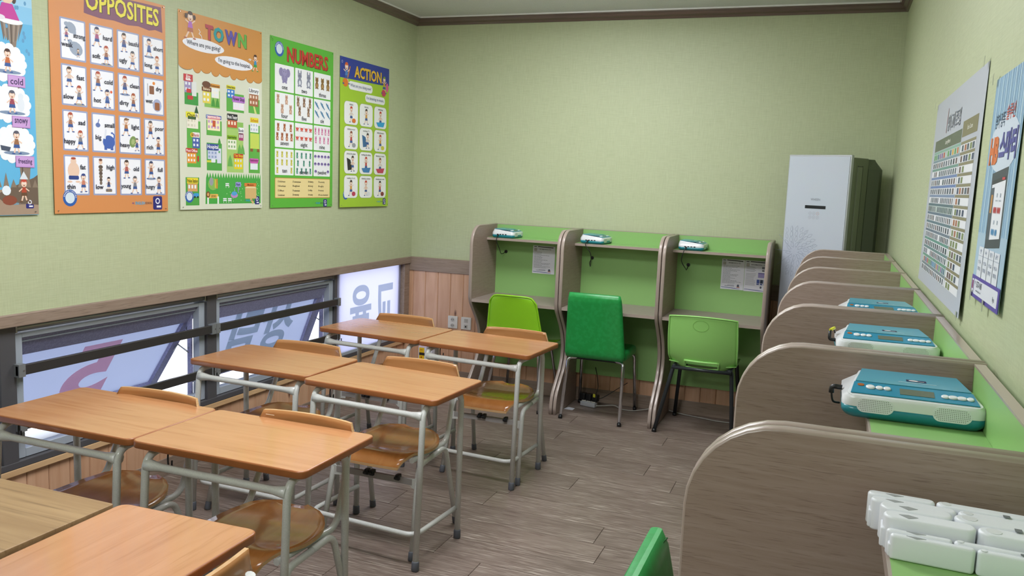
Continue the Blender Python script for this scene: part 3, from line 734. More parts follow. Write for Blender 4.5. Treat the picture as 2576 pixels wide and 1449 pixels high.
# ------------------------------------------------------------------ learning radios
def make_radio(label):
    t = thing('learning_radio', label, 'radio', group='teal and white learning radios')
    # local: front = -y, width .238, depth .165, height .07 (slopes down to the front)
    def prof(ins, z):                                  # horizontal outline with soft corners
        return [(a, b, z) for a, b in rr(.236-ins*2, .165-ins*2, .022, 4)(0)]
    mb = MB(); mb.loft([prof(.008, .001), prof(.003, .006), prof(0, .012), prof(0, .022)], 0, True, True); mb.build('base_shell', TEALD, t)
    def H(x, y):                                       # top surface height
        f = (y+.0825)/.165; z = .0415+.0125*min(1, f/.33)+.005*max(0, (f-.33)/.67)
        return z
    rings = [[(a, b, .0222) for a, b in rr(.236, .165, .022, 4)(0)], [(a, b, .0365) for a, b in rr(.236, .165, .022, 4)(0)]]
    kx = lambda b: .945-.21*(b+.0825)/.165
    rings.append([(a*(kx(b)+.02), b*.985, .0365+(H(a, b)-.0365)*.75) for a, b in rr(.236, .165, .022, 4)(0)])
    def topring(sx, sy): return [(a*kx(b), b*.955, H(a, b*.955)) for a, b in rr(.236, .165, .014, 4)(0)]
    rings.append(topring(1, 1))
    mb = MB(); mb.loft(rings, 0, False, True)
    # facetted top: sloping side cheeks down from the lid
    r0 = rings[-1]; mb.loft([r0, [(a*.93, b*.93, H(a, b*.93)+.0006) for a, b, c in r0]], 0, False, True)
    nn = len(r0)//2; ctr = [(a*.93, b*.93, H(a, b*.93)+.0006) for a, b, c in r0]; mb.add(ctr, [[i, i+1, len(ctr)-2-i, len(ctr)-1-i] for i in range(nn-1)], 0)
    mb.build('top_shell', WHT, t)
    def sheet(name, pts, dz, th, mat, parent):
        mb = MB(); lo = [(x, y, H(x, y)+dz) for x, y in pts]; hi = [(x, y, H(x, y)+dz+th) for x, y in pts]; mb.loft([lo, hi], 0, True, False); return mb.build(name, mat, parent)
    lid = sheet('lid', [(-.096, -.0255), (.096, -.0255), (.083, .073), (-.083, .073)], .0012, .003, TEALL, t)
    panel = sheet('control_panel', [(-.104, -.074), (.104, -.074), (.098, -.0275), (-.098, -.0275)], .0012, .0015, TEAL, t)
    def on(x, y, dz=.0028): return (x, y, H(x, y)+dz)
    A = Art(lambda u, v, l: on(u, v, .0044+l), .0002)
    A.rect(-.008, .006, .034, .014, '1d2350'); A.ell(.004, .013, .008, .004, 'e6e0e0', 2); A.line([(-.022, -.002), (.042, -.002)], .0022, 'c8dde6')
    A.line([(.005, .009), (.022, .009)], .0016, 'f0f0f0', 3)
    A.finish(lid)
    mb = MB(); pts = [(-.022, -.063), (.034, -.063), (.034, -.040), (-.022, -.040)]
    mb.loft([[on(x, y, .0028) for x, y in pts], [on(x, y, .0034) for x, y in pts]], 0, True, False); mb.build('display', LCD, panel)
    def button(x, y, rx, ry):
        mb = MB(); R = [[on(x+rx*f*math.cos(2*PI*k/16), y+ry*f*math.sin(2*PI*k/16), dz) for k in range(16)] for f, dz in ((1, .0028), (1, .0050), (.75, .0062))]
        mb.loft(R, 0, True, True); mb.build('button', WHT, panel)
    for x, r in ((-.062, .0078), (-.047, .0064), (-.034, .0064)): button(x-.009, -.049, r, r*.95)
    for x, rx in ((.048, .0065), (.0605, .0085), (.0745, .0085), (.088, .006)): button(x+.003, -.055, rx, .0058)
    mb = MB(); mb.loft([[on(-.087+.006*math.cos(2*PI*k/14), -.041+.005*math.sin(2*PI*k/14), dz) for k in range(14)] for dz in (.0028, .0036)], 0, True, True); mb.build('sensor_window', ORG, panel)
    # front speakers
    for cx in (-.062, .062):
        mb = MB(); o = rr(.062, .026, .0125, 5)(0); y = -.0825
        mb.loft([[(cx+a, y+.004, .026+b) for a, b in o], [(cx+a, y-.0006, .026+b) for a, b in o]], 0, True, False); sp = mb.build('speaker_grille', WHT2, t)
        mb = MB()
        for i in range(-9, 10):
            for j in range(-3, 4):
                a, b = i*.0030, j*.0032
                if abs(a) > .0185 and math.hypot(abs(a)-.0185, b) > .0105: continue
                mb.add([(cx+a-.0008, y-.0008, .026+b), (cx+a, y-.0008, .0252+b), (cx+a+.0008, y-.0008, .026+b), (cx+a, y-.0008, .0268+b)], [(0, 1, 2, 3)])
        o = mb.build('grille_holes', GRIL, sp, kind='stuff', fix=False)
    mb = MB()
    for q in range(4): mb.box(-.1185, -.1178, -.03+q*.02, -.018+q*.02, .022, .028)
    mb.build('side_ports', BLACK, t)
    return t
def cord(parent, pts, r=.0022, name='power_cord'):
    mb = MB(); mb.tube(smoothline(pts, 6), r, 6); return mb.build(name, BLACK, parent)
SHZ = 1.137
radio = make_radio('radio on the right wall shelf nearest the camera, angled black plug')
radio.location = (.158, 1.690, SHZ)
def elbow(c, yellow=False):
    mb = MB(); x = -.118
    if not yellow:
        mb.tube(fillet([(x, -.02, .040), (x-.018, -.02, .041), (x-.018, -.02, .028)], .006, 4), .0048, 8)
        mb.tube(smoothline([(x-.018, -.02, .030), (x-.014, -.018, .012), (x-.002, -.01, .008)]), .002, 6); mb.build('power_plug', BLACK, c)
    else:
        mb.tube(fillet([(x, -.02, .030), (x-.015, -.02, .030), (x-.015, -.018, .052)], .006, 4), .0042, 8)
        mb.tube(smoothline([(x-.013, -.016, .052), (x-.006, .0, .056), (x-.001, .02, .042)]), .002, 6); pl = mb.build('power_plug', BLACK, c)
        mb = MB(); mb.tube([(x-.014, -.014, .054), (x-.004, .004, .057)], .004, 8); mb.build('cord_wrap', pbr('yellow_wrap', 'e4e43a', .4), c)
def duprad(label, loc, rz): return dup(radio, label, loc, rz)
r2 = duprad('radio on the right wall with a yellow-wrapped cord, middle of three', (.146, 2.305, SHZ), math.radians(2))
r3 = duprad('radio farthest along the right wall row, half hidden by the partition', (.158, 2.905, SHZ), math.radians(4))
rb = [duprad('radio on the back wall shelf nearest the window', (-2.155, 5.595, SHZ), PI/2), duprad('radio on the middle shelf of the back wall', (-1.505, 5.592, SHZ), PI/2-.06), duprad('radio on the back wall shelf closest to the air conditioner', (-.848, 5.592, SHZ), PI/2)]
elbow(radio); elbow(r2, True)
gx = [bx[i]+.0222+.075 for i in range(3)]
for i, r in enumerate(rb):   # cord runs from the near end of the radio down to the hole in the back board
    inv = r.matrix_basis.inverted() if False else (Matrix.Translation(r.location) @ r.rotation_euler.to_matrix().to_4x4()).inverted()
    x0 = r.location.x
    P = [(x0-.03, 5.465, 1.158), (x0-.04, 5.455, 1.13), (x0-.05+(.05 if i == 1 else 0), 5.455, 1.07), (x0-.03+(.02 if i == 1 else 0), 5.50, .985 if i == 1 else 1.02), (gx[i]-.0, 5.60, 1.0), (gx[i], YK-.028, 1.028)]
    if i == 0: P = [(x0-.03, 5.465, 1.158), (x0-.035, 5.455, 1.12), (x0-.02, 5.48, 1.06), (gx[i]-.01, 5.60, 1.015), (gx[i], YK-.028, 1.028)]
    cord(r, [inv @ Vector(p) for p in P], .0026)
    mb = MB(); a = inv @ Vector((x0-.03, 5.462, 1.158)); b = inv @ Vector((x0-.03, 5.478, 1.158)); mb.tube([a, b], .005, 8); mb.build('power_plug', BLACK, r)

# white folded book stands side by side on the nearest shelf
def stand(label, x, y, z, rz, L, W, H, seg):
    t = thing('folding_book_stand', label, 'stand', (x, y, z), rz, 'white folding stands on the nearest shelf')
    for k in range(2):                               # two hinged bars lying against each other
        yo = k*(W+.0006); h = H-(.0 if k == 0 else -.0012); sg = seg+(.0 if k == 0 else -.022)
        for q, (s, e) in enumerate(((-.004*k, sg), (sg+.0016, L))):
            mb = MB(); mb.slab(rr(e-s, W, W*.47, 7, (s+e)/2, yo+W/2), 0, h, .003, 3); o = mb.build('bar', WHT2, t)
            if q: mb = MB(); mb.tube([(s+W*.62, yo+W/2, h), (s+W*.62, yo+W/2, h+.0005)], W*.33, 16); mb.build('hinge_cap', WHT, o)
        mb = MB(); mb.prism([(.016, yo+W*.5), (.026, yo+W*.12), (.036, yo+W*.45), (.026, yo+W*.62)], h, h+.0004, 'z'); mb.build('notch', pbr('notch_grey', '9a9ea0', .5), t)
    mb = MB(); mb.slab(rr(.012, W*1.7, .003, 3, .004, W), .002, H*.62, .002); mb.build('end_catch', WHT2, t)
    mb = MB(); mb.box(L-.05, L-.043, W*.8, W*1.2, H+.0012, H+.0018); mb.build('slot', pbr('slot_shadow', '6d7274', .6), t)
    return t
stand('white folding stand at the front edge of the nearest shelf', .087, .986, SHZ+.0004, -.06, .176, .0098, .028, .084)
stand('white folding stand in the middle, the widest of three on the nearest shelf', .080, 1.010, SHZ+.0004, -.06, .182, .0245, .040, .094)
stand('white folding stand at the back of three, against the partition', .069, 1.066, SHZ+.0004, -.06, .190, .0165, .038, .092)
# ------------------------------------------------------------------ green chairs
def shell_grid(fn, NU, NV, th):
    """fn(u,v)->Vector, u,v in 0..1 ; makes a thick sheet"""
    P = [[fn(i/NU, j/NV) for i in range(NU+1)] for j in range(NV+1)]
    N = [[None]*(NU+1) for _ in range(NV+1)]
    for j in range(NV+1):
        for i in range(NU+1):
            du = P[j][min(i+1, NU)]-P[j][max(i-1, 0)]; dv = P[min(j+1, NV)][i]-P[max(j-1, 0)][i]
            n = du.cross(dv); N[j][i] = n.normalized() if n.length > 1e-9 else Vector((0, 0, 1))
    W = NU+1; n = W*(NV+1)
    vs = [P[j][i] for j in range(NV+1) for i in range(W)]+[P[j][i]-N[j][i]*th for j in range(NV+1) for i in range(W)]
    f1 = [(j*W+i, j*W+i+1, (j+1)*W+i+1, (j+1)*W+i) for j in range(NV) for i in range(NU)]
    loop = list(range(W))+[j*W+NU for j in range(1, NV+1)]+[NV*W+i for i in range(NU-1, -1, -1)]+[j*W for j in range(NV-1, 0, -1)]
    fs = f1+[tuple(n+k for k in f[::-1]) for f in f1]+[(a, n+a, n+b, b) for a, b in zip(loop, loop[1:]+loop[:1])]
    return vs, fs
def legs4(t, mat, top, foot, r, capmat, bend=.03, rail=None):
    for (tx, ty, tz), (fx, fy) in zip(top, foot):
        mb = MB(); p = fillet([(tx*.55, ty*.8, tz), (tx, ty, tz-.004), (fx, fy, .0)], bend, 5)
        mb.tube(p, r, 10, 0); lg = mb.build('leg', mat, t)
        d = (Vector((tx, ty, tz))-Vector((fx, fy, 0))).normalized(); e = Vector((fx, fy, 0))
        mb = MB(); mb.tube([e+d*.0005, e+d*.02], r*1.15, 10); mb.build('foot_cap', capmat, lg)
# padded vinyl chair: local front = +y, backrest at -y
def vinyl_chair(label, loc, rz):
    t = thing('padded_chair', label, 'chair', loc, rz, 'emerald padded vinyl chairs')
    rings = []
    for k in range(15):                           # backrest sections from bottom to top
        f = k/14; z = .415+(.845-.415)*f; w = .405-.055*f; y0 = -.165-.075*f**1.2; th = .046-.004*f
        if k == 0: w -= .02; th *= .6
        if k == 14: th *= .55; w -= .016
        if k == 13: w -= .003
        rings.append([(a, y0+b+.012*(2*a/w)**2, z+(.006*(1-(2*a/w)**2) if k >= 13 else 0)) for a, b in rr(w, th, th*.48, 3)(0)])
    # denser rim points so that the faces stay smooth across the width
    mb = MB(); mb.loft(rings, 0, True, True); br = mb.build('backrest', VINYL, t)
    mb = MB()
    for s in (-1, 1):
        mb.tube([(s*(.205-.0275*f-.008-.004*(f > .9)), -.150-.075*f**1.2+.011, .43+(.83-.43)*f) for f in [q/10 for q in range(11)]], .002, 6)
    mb.tube([(a, -.218+.012*(2*a/.35)**2, .828) for a in [x*.018-.162 for x in range(19)]], .002, 6)
    for q in range(-3, 4):                        # diamond quilting on the front face
        for s in (-1, 1):
            pts = []
            for k in range(9):
                f = k/8; x = q*.09+s*(f-.5)*.36
                lim = .19-.0275*f-.012
                if abs(x) < lim: pts.append((x, -.1455-.0755*f**1.2+.012*(x/.19)**2, .43+.39*f))
            if len(pts) > 1: mb.tube(pts, .0016, 5)
    mb.build('piping', pbr('dark_green_seam', '0b5f26', .5), br)
    mb = MB(); mb.slab(rr(.40, .385, .06, 6, 0, .04), .405, .465, .022, 4); mb.build('seat_cushion', VINYL, t)
    legs4(t, CHROME, [(s*.185, y, .402) for s in (-1, 1) for y in (-.12, .21)], [(s*.198, y) for s in (-1, 1) for y in (-.20, .255)], .0115, BLACK)
    mb = MB(); mb.box(-.17, .17, -.115, -.095, .392, .404); mb.box(-.17, .17, .19, .21, .392, .404); mb.build('seat_rail', BLKST, t)
    return t
# the leather chairs: one at the middle carrel, one tucked in on the right
vinyl_chair('emerald padded vinyl chair with chrome legs at the middle back carrel', (-1.378, 5.37, 0), 0)
vinyl_chair('emerald quilted vinyl chair at the bottom edge, half hidden behind the nearest partition', (-.056, 1.49, 0), -PI/2)
# lime plastic shell chair
t = thing('shell_chair', 'lime plastic shell chair with chrome legs at the carrel nearest the window', 'chair', (-1.935, 5.40, 0), 0)
def lime(u, v):
    # v 0 = front of seat ... 1 = top of back
    x = (u-.5)*2
    if v < .48:
        f = v/.48; w = .205-.008*f; y = .20-.36*f; z = .445-.016*math.sin(PI*f)-.02*(1-f)**3
        return Vector((x*w, y, z+.012*abs(x)**3))
    f = (v-.48)/.52
    w = .205-.048*f; 
    if f > .86: w -= .026*((f-.86)/.14)**2
    a = min(1, f/.22); y = -.16-.05*math.sin(a*PI/2)-.075*f; z = .443+.335*f**1.0 if f > 0 else .443
    return Vector((x*w, y+.028*abs(x)**2.2*min(1, f*3), z+.010*min(1, f*4)-.010*abs(x)**4*(f > .9)))
vs, fs = shell_grid(lime, 18, 34, .004)
mb = MB(); mb.add(vs, fs, 0, True); sh = mb.build('shell', LIME, t)
mb = MB()
edge = [lime(0, q/40) for q in range(20, 41)]+[lime(q/12, 1) for q in range(1, 12)]+[lime(1, q/40) for q in range(40, 19, -1)]
mb.tube(edge, .006, 7); mb.build('rolled_rim', LIME, sh)
legs4(t, CHROME, [(s*.15, y, .425) for s in (-1, 1) for y in (-.12, .14)], [(s*.20, y) for s in (-1, 1) for y in (-.21, .225)], .0105, BLACK)
# light green plastic chair with a hand slot
t = thing('school_chair', 'light green plastic chair with a handle slot and black legs, beside the emerald chair', 'chair', (-.690, 5.375, 0), 0)
def lg(u, v):
    x = (u-.5)*2; w = .203+.006*math.sin(PI*v)
    z = .412+.345*v+.012*(1-x*x)*v - (.035*abs(x)**3*(1-v)**2)*-1*0 ; z += (1-v)**3*.045*abs(x)**2*-1*0
    if v < .25: z += .05*abs(x)**3*((.25-v)/.25)
    y = -.205-.075*v+.045*x*x*(1-.2*v)+.05*(1-v)**4
    return Vector((x*w, y, z))
NU, NV = 24, 22
vs, fs = shell_grid(lg, NU, NV, .005)
# cut the hand slot
W = NU+1; n = W*(NV+1); keep = []
def inslot(i, j): return 6 <= i <= 17 and 1 <= j <= 3
for k, f in enumerate(fs):
    if k < 2*NU*NV:
        kk = k % (NU*NV); j, i = divmod(kk, NU)
        if inslot(i, j): continue
    keep.append(f)
mb = MB(); mb.add(vs, keep, 0, True); bk = mb.build('backrest', LGREEN, t, fix=False)
def around(i0, i1, j0, j1, up=0): return [lg(i/NU, j0/NV) for i in range(i0, i1)]+[lg(i1/NU, j/NV) for j in range(j0, j1)]+[lg(i/NU, j1/NV) for i in range(i1, i0, -1)]+[lg(i0/NU, j/NV) for j in range(j1, j0, -1)]
mb = MB(); ring = around(6, 18, 1, 4); mb.tube([p+Vector((0, -.005, 0)) for p in ring+ring[:2]], .0075, 7); mb.build('handle_rim', LGREEN, bk)
rim = [lg(0, q/20) for q in range(0, 21)]+[lg(q/16, 1) for q in range(1, 16)]+[lg(1, q/20) for q in range(20, -1, -1)]
mb = MB(); mb.tube(rim, .0055, 7); mb.build('rolled_rim', LGREEN, bk)
mb = MB(); c0 = lg(.48, .86); mb.tube([lg(.48+.115*math.cos(2*PI*k/28), .84+.095*math.sin(2*PI*k/28))+Vector((0, -.0005, 0)) for k in range(29)], .0009, 5); mb.build('moulded_oval', pbr('light_green_shade', '74b34c', .5), bk)
def lgs(u, v): x = (u-.5)*2; f = v; return Vector((x*(.205-.01*f), -.155+.36*f, .452-.012*math.sin(PI*f)+.012*abs(x)**3-.02*max(0, f-.85)/.15))
vs, fs = shell_grid(lgs, 14, 14, .005); mb = MB(); mb.add(vs, fs, 0, True); mb.build('seat', LGREEN, t)
mb = MB(); 
for s in (-1, 1):
    mb.tube([(s*.17, -.19, .43), (s*.17, .18, .43)], .011, 8)
mb.tube([(-.18, -.185, .425), (.18, -.185, .425)], .011, 8); mb.build('seat_rail', BLKST, t)
legs4(t, BLKST, [(s*.178, y, .430) for s in (-1, 1) for y in (-.13, .16)], [(s*.215+(-.05 if (s < 0 and y < 0) else 0), y) for s in (-1, 1) for y in (-.205, .25)], .0125, BLACK)

# ------------------------------------------------------------------ air conditioner
t = thing('air_conditioner', 'tall white-fronted standing air conditioner in the far right corner', 'appliance', (0, 0, 0))
FR = Vector((.066, 5.285)); th = math.radians(29); W_ = .405
ux = Vector((-math.cos(th), math.sin(th))); dn = Vector((math.sin(th), math.cos(th)))      # along the front to the left; into the depth
FL_ = FR+ux*W_
def P2(a, b): p = FR+ux*a+dn*b; return (p.x, p.y)
t.location = ((FR.x+FL_.x)/2, (FR.y+FL_.y)/2, 0); T0 = Vector(t.location)
def ac(mb, poly, z0, z1, mi=0): mb.prism([(a-T0.x, b-T0.y) for a, b in poly], z0, z1, 'z', mi)
mb = MB(); ac(mb, [P2(.004, .034), P2(.0, .05), P2(-.004, .19), P2(-.0, .20), P2(.30, .21), P2(.37, .10), P2(W_-.004, .034)], .03, 1.752); ac(mb, [P2(.03, .06), P2(.03, .18), P2(.3, .18), P2(.35, .06)], 0, .03)
body = mb.build('body', ACG, t); md = body.modifiers.new('b', 'BEVEL'); md.width = .006; md.segments = 2; md.limit_method = 'ANGLE'
mb = MB()
bz = [(P2(-.003, .20), P2(-.034, .275), P2(-.01, .355), P2(.22, .30), P2(.29, .21))]
lo = [(a-T0.x, b-T0.y) for a, b in bz[0]]
hi = [(a-T0.x, b-T0.y) for a, b in (P2(.003, .195), P2(-.012, .25), P2(.02, .31), P2(.2, .26), P2(.28, .2))]
mb.loft([[(a, b, .05) for a, b in lo], [(a, b, 1.69) for a, b in lo], [(a, b, 1.748) for a, b in hi]], 0, True, False); mb.build('rear_housing', pbr('ac_dark_olive', '59624f', .6), t)
mb = MB(); ac(mb, [P2(-.0052, .075), P2(-.0052, .125), P2(0, .125), P2(0, .075)], .2, 1.70); mb.build('side_grille', pbr('ac_grille_olive', '7a826d', .5), t)
mb = MB(); ac(mb, [P2(-.0056, .126), P2(-.0056, .1285), P2(0, .1285), P2(0, .126)], .2, 1.705); ac(mb, [P2(-.0056, .075), P2(-.0056, .1285), P2(0, .1285), P2(0, .075)], 1.70, 1.703); mb.build('grille_gap', BLACK, t)
mb = MB(); ac(mb, [P2(0, 0), P2(0, .03), P2(W_, .03), P2(W_, 0)], .03, 1.765); fp = mb.build('front_frame', ACS, t); md = fp.modifiers.new('b', 'BEVEL'); md.width = .004; md.segments = 2
mb = MB(); ac(mb, [P2(.008, -.003), P2(.008, .001), P2(W_-.008, .001), P2(W_-.008, -.003)], .05, 1.755); gp = mb.build('front_glass', ACW, t)
def acp(u, v, l):     # u from the left edge, v down from the top, in metres
    p = FL_-ux*u-dn*(.0034+l); return (p.x-T0.x, p.y-T0.y, 1.755-v)
A = Art(acp, .0002)
A.text('WHISEN', .20, .255, .0135, '7c808c', w=.062, L=1)
A.rect(.135, .291, .135, .019, '141a20')
for q in range(3):
    for r_ in range(2): A.ring(.172+q*.025, .338+r_*.024, .0082, .0094, 'c98a80' if (q == 2 and r_ == 0) else '9ba0ac', 1); A.ell(.172+q*.025, .338+r_*.024, .003, .0022, 'a4a8b4', 1, 6)
random.seed(3)
def teardrop(cx, cy, ang, L, w_):
    pts = []
    for k in range(13):
        f = k/12; x = L*f; y = w_*math.sin(PI*f**.75)*.5; pts.append((x, y))
    pts += [(x, -y) for x, y in pts[::-1]][1:]
    c, s = math.cos(ang), math.sin(ang); A.line([(cx+x*c-y*s, cy+x*s+y*c) for x, y in pts], .0015, '8f99ae', 1)
for k in range(9):
    ang = 2*PI*k/9+.2; bx_, by_ = .088, .575
    A.line([(bx_+math.cos(ang)*.02, by_+math.sin(ang)*.02), (bx_+math.cos(ang+.15)*.15, by_+math.sin(ang+.15)*.15)], .0016, '8f99ae', 1)
for ring_, (rad, cnt, L) in enumerate(((.028, 9, .034), (.06, 14, .036), (.092, 20, .036), (.124, 26, .034))):
    for k in range(cnt):
        a = 2*PI*(k+.5*(ring_ % 2))/cnt; x, y = .088+rad*math.cos(a), .575+rad*math.sin(a)
        if x < .012 or x+L*math.cos(a+.3) < .012: continue
        teardrop(x, y, a+.3, L, .017)
A.finish(gp)

# ------------------------------------------------------------------ small things low in the room
t = thing('power_strip', 'white power strip with black adapters on the floor under the middle back carrel', 'power strip', (-1.49, 5.555, 0), -.22)
mb = MB(); mb.slab(rr(.115, .045, .006, 3), .001, .034, .005); mb.build('strip_body', pbr('grey_white_plastic', 'b9bcc2', .45), t)
mb = MB()
for q in range(3): mb.slab(rr(.03, .03, .004, 3, -.034+q*.036, .004), .034, .040, .002)
mb.build('outlet_cover', PLATE, t)
for q, x in enumerate((-.052, -.004, .044)):
    mb = MB(); mb.slab(rr(.044, .045, .008, 3, x, .012), .041, .088, .006); o = mb.build('adapter', BLACK, t)
mb = MB(); mb.slab(rr(.018, .006, .002, 2, .046, -.0135), .075, .098, .001); mb.build('yellow_tag', pbr('yellow_tag', 'c9c53a', .5), t)
mb = MB(); mb.tube(smoothline([(.044, .012, .09), (.05, .03, .14), (.02, .07, .20), (-.02, .11, .26)]), .0024, 6); mb.tube(smoothline([(.066, .015, .06), (.11, .03, .085), (.19, .07, .15), (.24, .10, .19)]), .0024, 6); mb.build('adapter_cord', BLACK, t)
mb = MB(); mb.tube(smoothline([(.056, 0, .014), (.1, .03, .016), (.16, .07, .022), (.22, .07, .006), (.30, .09, .006), (.36, .14, .015), (.42, .17, .028), (.47, .17, .016)]), .0038, 6); mb.build('mains_cable', CABLE, t)
mb = MB(); mb.tube(smoothline([(-.95, 5.66, .02), (-.9, 5.655, .012), (-.80, 5.645, .006), (-.7, 5.62, .006), (-.6, 5.60, .006), (-.45, 5.62, .006), (-.37, 5.66, .006)]), .0038, 6)
tag(mb.build('floor_cable', CABLE), 'thin grey cable lying on the floor along the baseboard behind the light green chair', 'cable')
mb = MB(); mb.add([(-.035, -.025, .0006), (.03, -.03, .0006), (.035, .02, .002), (-.015, .03, .003)], [(0, 1, 2, 3)]); mb.add([(-.035, -.025, .0001), (.03, -.03, .0001), (.035, .02, .0015), (-.015, .03, .0025)], [(3, 2, 1, 0)])
o = tag(mb.build('paper_scrap', PAPER, fix=False), 'small white paper scrap on the floor by the middle back carrel', 'paper'); o.location = (-1.592, 5.43, 0)
t = thing('product_box', 'small white and yellow printed box against the pine boards in the far left corner', 'box', (-2.70, 5.42, 0), 0)
mb = MB(); mb.box(-.055, .055, 0, .05, .19, .315); mb.build('carton', PAPER, t)
mb = MB(); mb.box(-.06, .06, -.004, .055, 0, .188); mb.build('carton_base', pbr('dark_carton', '3c3036', .6), t)
A = Art(lambda u, v, l: (-.055+u*.11, -.0006-l, .315-v*.125), .0002)
A.rect(0, 0, 1, .05, 'e8c8d0'); A.rect(.05, .09, .38, .88, 'e3b818'); A.rect(.05, .38, .40, .16, '2a2420', 2); A.ell(.22, .66, .05, .05, 'b03a20', 2); A.rect(.52, .3, .18, .22, '5e6270'); A.rect(.76, .3, .05, .5, '2c2e34'); A.rect(.1, .2, .2, .04, 'b5760f', 2)
A.finish(t)
# ------------------------------------------------------------------ posters
def poster(side, a0, z0, W, H, label, base, tilt=.006, pins=True, group=None, thick=.0006):
    yy = a0
    t = thing('poster', label, 'poster', (XL if side == 'L' else XR, a0+(W/2 if side == 'L' else -W/2), z0), 0, group)
    inv = Matrix.Translation(-t.location); unit = W/100
    raw = onwall(side, a0, z0, unit, tilt, .002, H)
    place = lambda u, v, l: inv @ Vector(raw(u, v, l))
    hv = H/unit
    mb = MB(); n = 8
    fr = [place(u, hv*k/n, 0) for k in range(n+1) for u in (0, 100)]; bk = [place(u, hv*k/n, -thick) for k in range(n+1) for u in (0, 100)]
    q = [(2*k, 2*k+1, 2*k+3, 2*k+2) for k in range(n)]; m_ = len(fr)
    loop = [0, 1]+[2*k+1 for k in range(1, n+1)]+[2*k for k in range(n, 0, -1)]
    mb.add(fr+bk, q+[tuple(m_+i for i in f[::-1]) for f in q]+[(a, m_+a, m_+b, b) for a, b in zip(loop, loop[1:]+loop[:1])])
    sh = mb.build('sheet', pbr('print_'+base, base, .42), t)
    if pins:
        mb = MB()
        for u, v in ((2, 1.5), (98, 1.5), (2.5, hv-2), (97.5, hv-2)):
            c = place(u, v, .0012); c2 = place(u, v, .005); mb.tube([c, c2], .0022, 6)
        mb.build('pin', MIRR, t)
    return t, Art(place), hv
SK, DK, BR = 'e8c9b4', '2e3038', '8a5a3c'
def kid(A, x, y, s0, hair='4a3428', top='b04a6a', skin=SK, leg='3b5a9a', pose=0, L=3, base=None):
    """a small printed figure, height about s, centred at x,y"""
    h = s = s0*1.15
    if base: A.ell(x, y+h*.46, h*.34, h*.06, base, L)
    A.line([(x-h*.02, y+h*.12), (x-h*(.12+.1*pose), y+h*.44)], h*.07, skin, L); A.line([(x+h*.02, y+h*.12), (x+h*(.12+.05*pose), y+h*.42)], h*.07, skin, L)
    A.ell(x-h*(.15+.1*pose), y+h*.45, h*.08, h*.03, leg, L+1); A.ell(x+h*(.15+.05*pose), y+h*.43, h*.08, h*.03, leg, L+1)
    A.poly([(x-h*.08, y-h*.14), (x+h*.08, y-h*.14), (x+h*.13, y+h*.1), (x-h*.13, y+h*.1)], top, L+1); A.poly([(x-h*.12, y+h*.08), (x+h*.12, y+h*.08), (x+h*.15, y+h*.22), (x-h*.15, y+h*.22)], leg, L+1)
    A.line([(x-h*.08, y-h*.09), (x-h*.24, y-h*(.16 if pose else -.04))], h*.05, skin, L+2); A.line([(x+h*.08, y-h*.09), (x+h*.24, y-h*(.2 if pose else -.02))], h*.05, skin, L+2)
    A.ell(x, y-h*.33, h*.15, h*.14, hair, L+2); A.ell(x, y-h*.28, h*.135, h*.14, skin, L+3)
    A.ell(x-h*.045, y-h*.3, h*.022, h*.03, 'ffffff', L+4, 6); A.ell(x+h*.045, y-h*.3, h*.022, h*.03, 'ffffff', L+4, 6)
    A.ell(x, y-h*.21, h*.035, h*.025, '7a2f2a', L+4, 6); A.ell(x, y-h*.42, h*.12, h*.07, hair, L+4, 8)
def badge(A, x, y, r):
    A.ring(x, y, r*.66, r, '2f5fae', 2, 20); A.ell(x, y, r*.66, r*.66, 'd3e2ee', 2, 16)
    for k in range(13):
        a = PI*1.08+k*PI*.075; cx, cy = x+r*.83*math.cos(a), y+r*.83*math.sin(a); A.text('HB ENGLISH SCHOOL'.replace(' ', '')[k], cx, cy, r*.24, 'ffffff', L=4, res=1)
def logo(A, x, y, s=1.0):
    A.rect(x, y, 9*s, 10*s, '2b2a78', 2, 1.2*s); A.ring(x+4.5*s, y+3.6*s, 1.4*s, 2.3*s, 'e8e8f4', 3, 12); A.rect(x+3.4*s, y+7*s, 4.4*s, 1.5*s, 'e8e8f4', 3)
    A.text('HB', x-20.2*s, y+5*s, 1.7*s, '6a4a9a', L=4, al='l', maxw=3*s); A.text('ENGLISH', x-17*s, y+5*s, 2.2*s, '35b3e2', L=4, al='l', w=9*s); A.text('SCHOOL', x-7.6*s, y+5*s, 1.7*s, '4a4450', L=4, al='l', w=6.6*s)
PW, PH = .628, .95
# ---- weather poster (cut by the left edge)
t, A, hv = poster('L', 1.857, 2.274, PW, PH, 'blue weather poster cut off by the left edge, words cold, snowy and freezing', '62b4e0')
random.seed(11)
A.rect(0, 0, 100, 24, '9fd0ee'); A.poly([(0, 24), (100, 24), (100, 34), (0, 40)], '86c4ea')
for k in range(46): x, y = random.uniform(5, 97), random.uniform(2, 52); A.ell(x, y, .9, 1.4, '5f9cc8', 2, 6)
rock = lambda pts, c='8a7a6e': A.poly(pts, c, 1)
for x, y0, y1, w_ in ((86, 36, 50, 3), (87, 66, 76, 3), (89, 90, 98, 3.4), (91, 118, 136, 3.6)):
    rock([(x-w_, y0), (x+w_+1, y0), (x+w_-1, y1), (x-w_+1.5, y1)]); A.poly([(x-w_+1.5, y0), (x-w_+2.5, y0), (x-w_+2.5, y1), (x-w_+2, y1)], '5c5048', 2)
for k in range(9): A.poly([(78+k*1.7, 34), (79.6+k*1.7, 35), (81+k*1.2, 48-abs(k-4)*1.4), (80+k*1.2, 46)], ('77695f', '9a8c80')[k % 2], 2)
A.ell(85, 34, 8.5, 2, 'f2f6fa', 3)
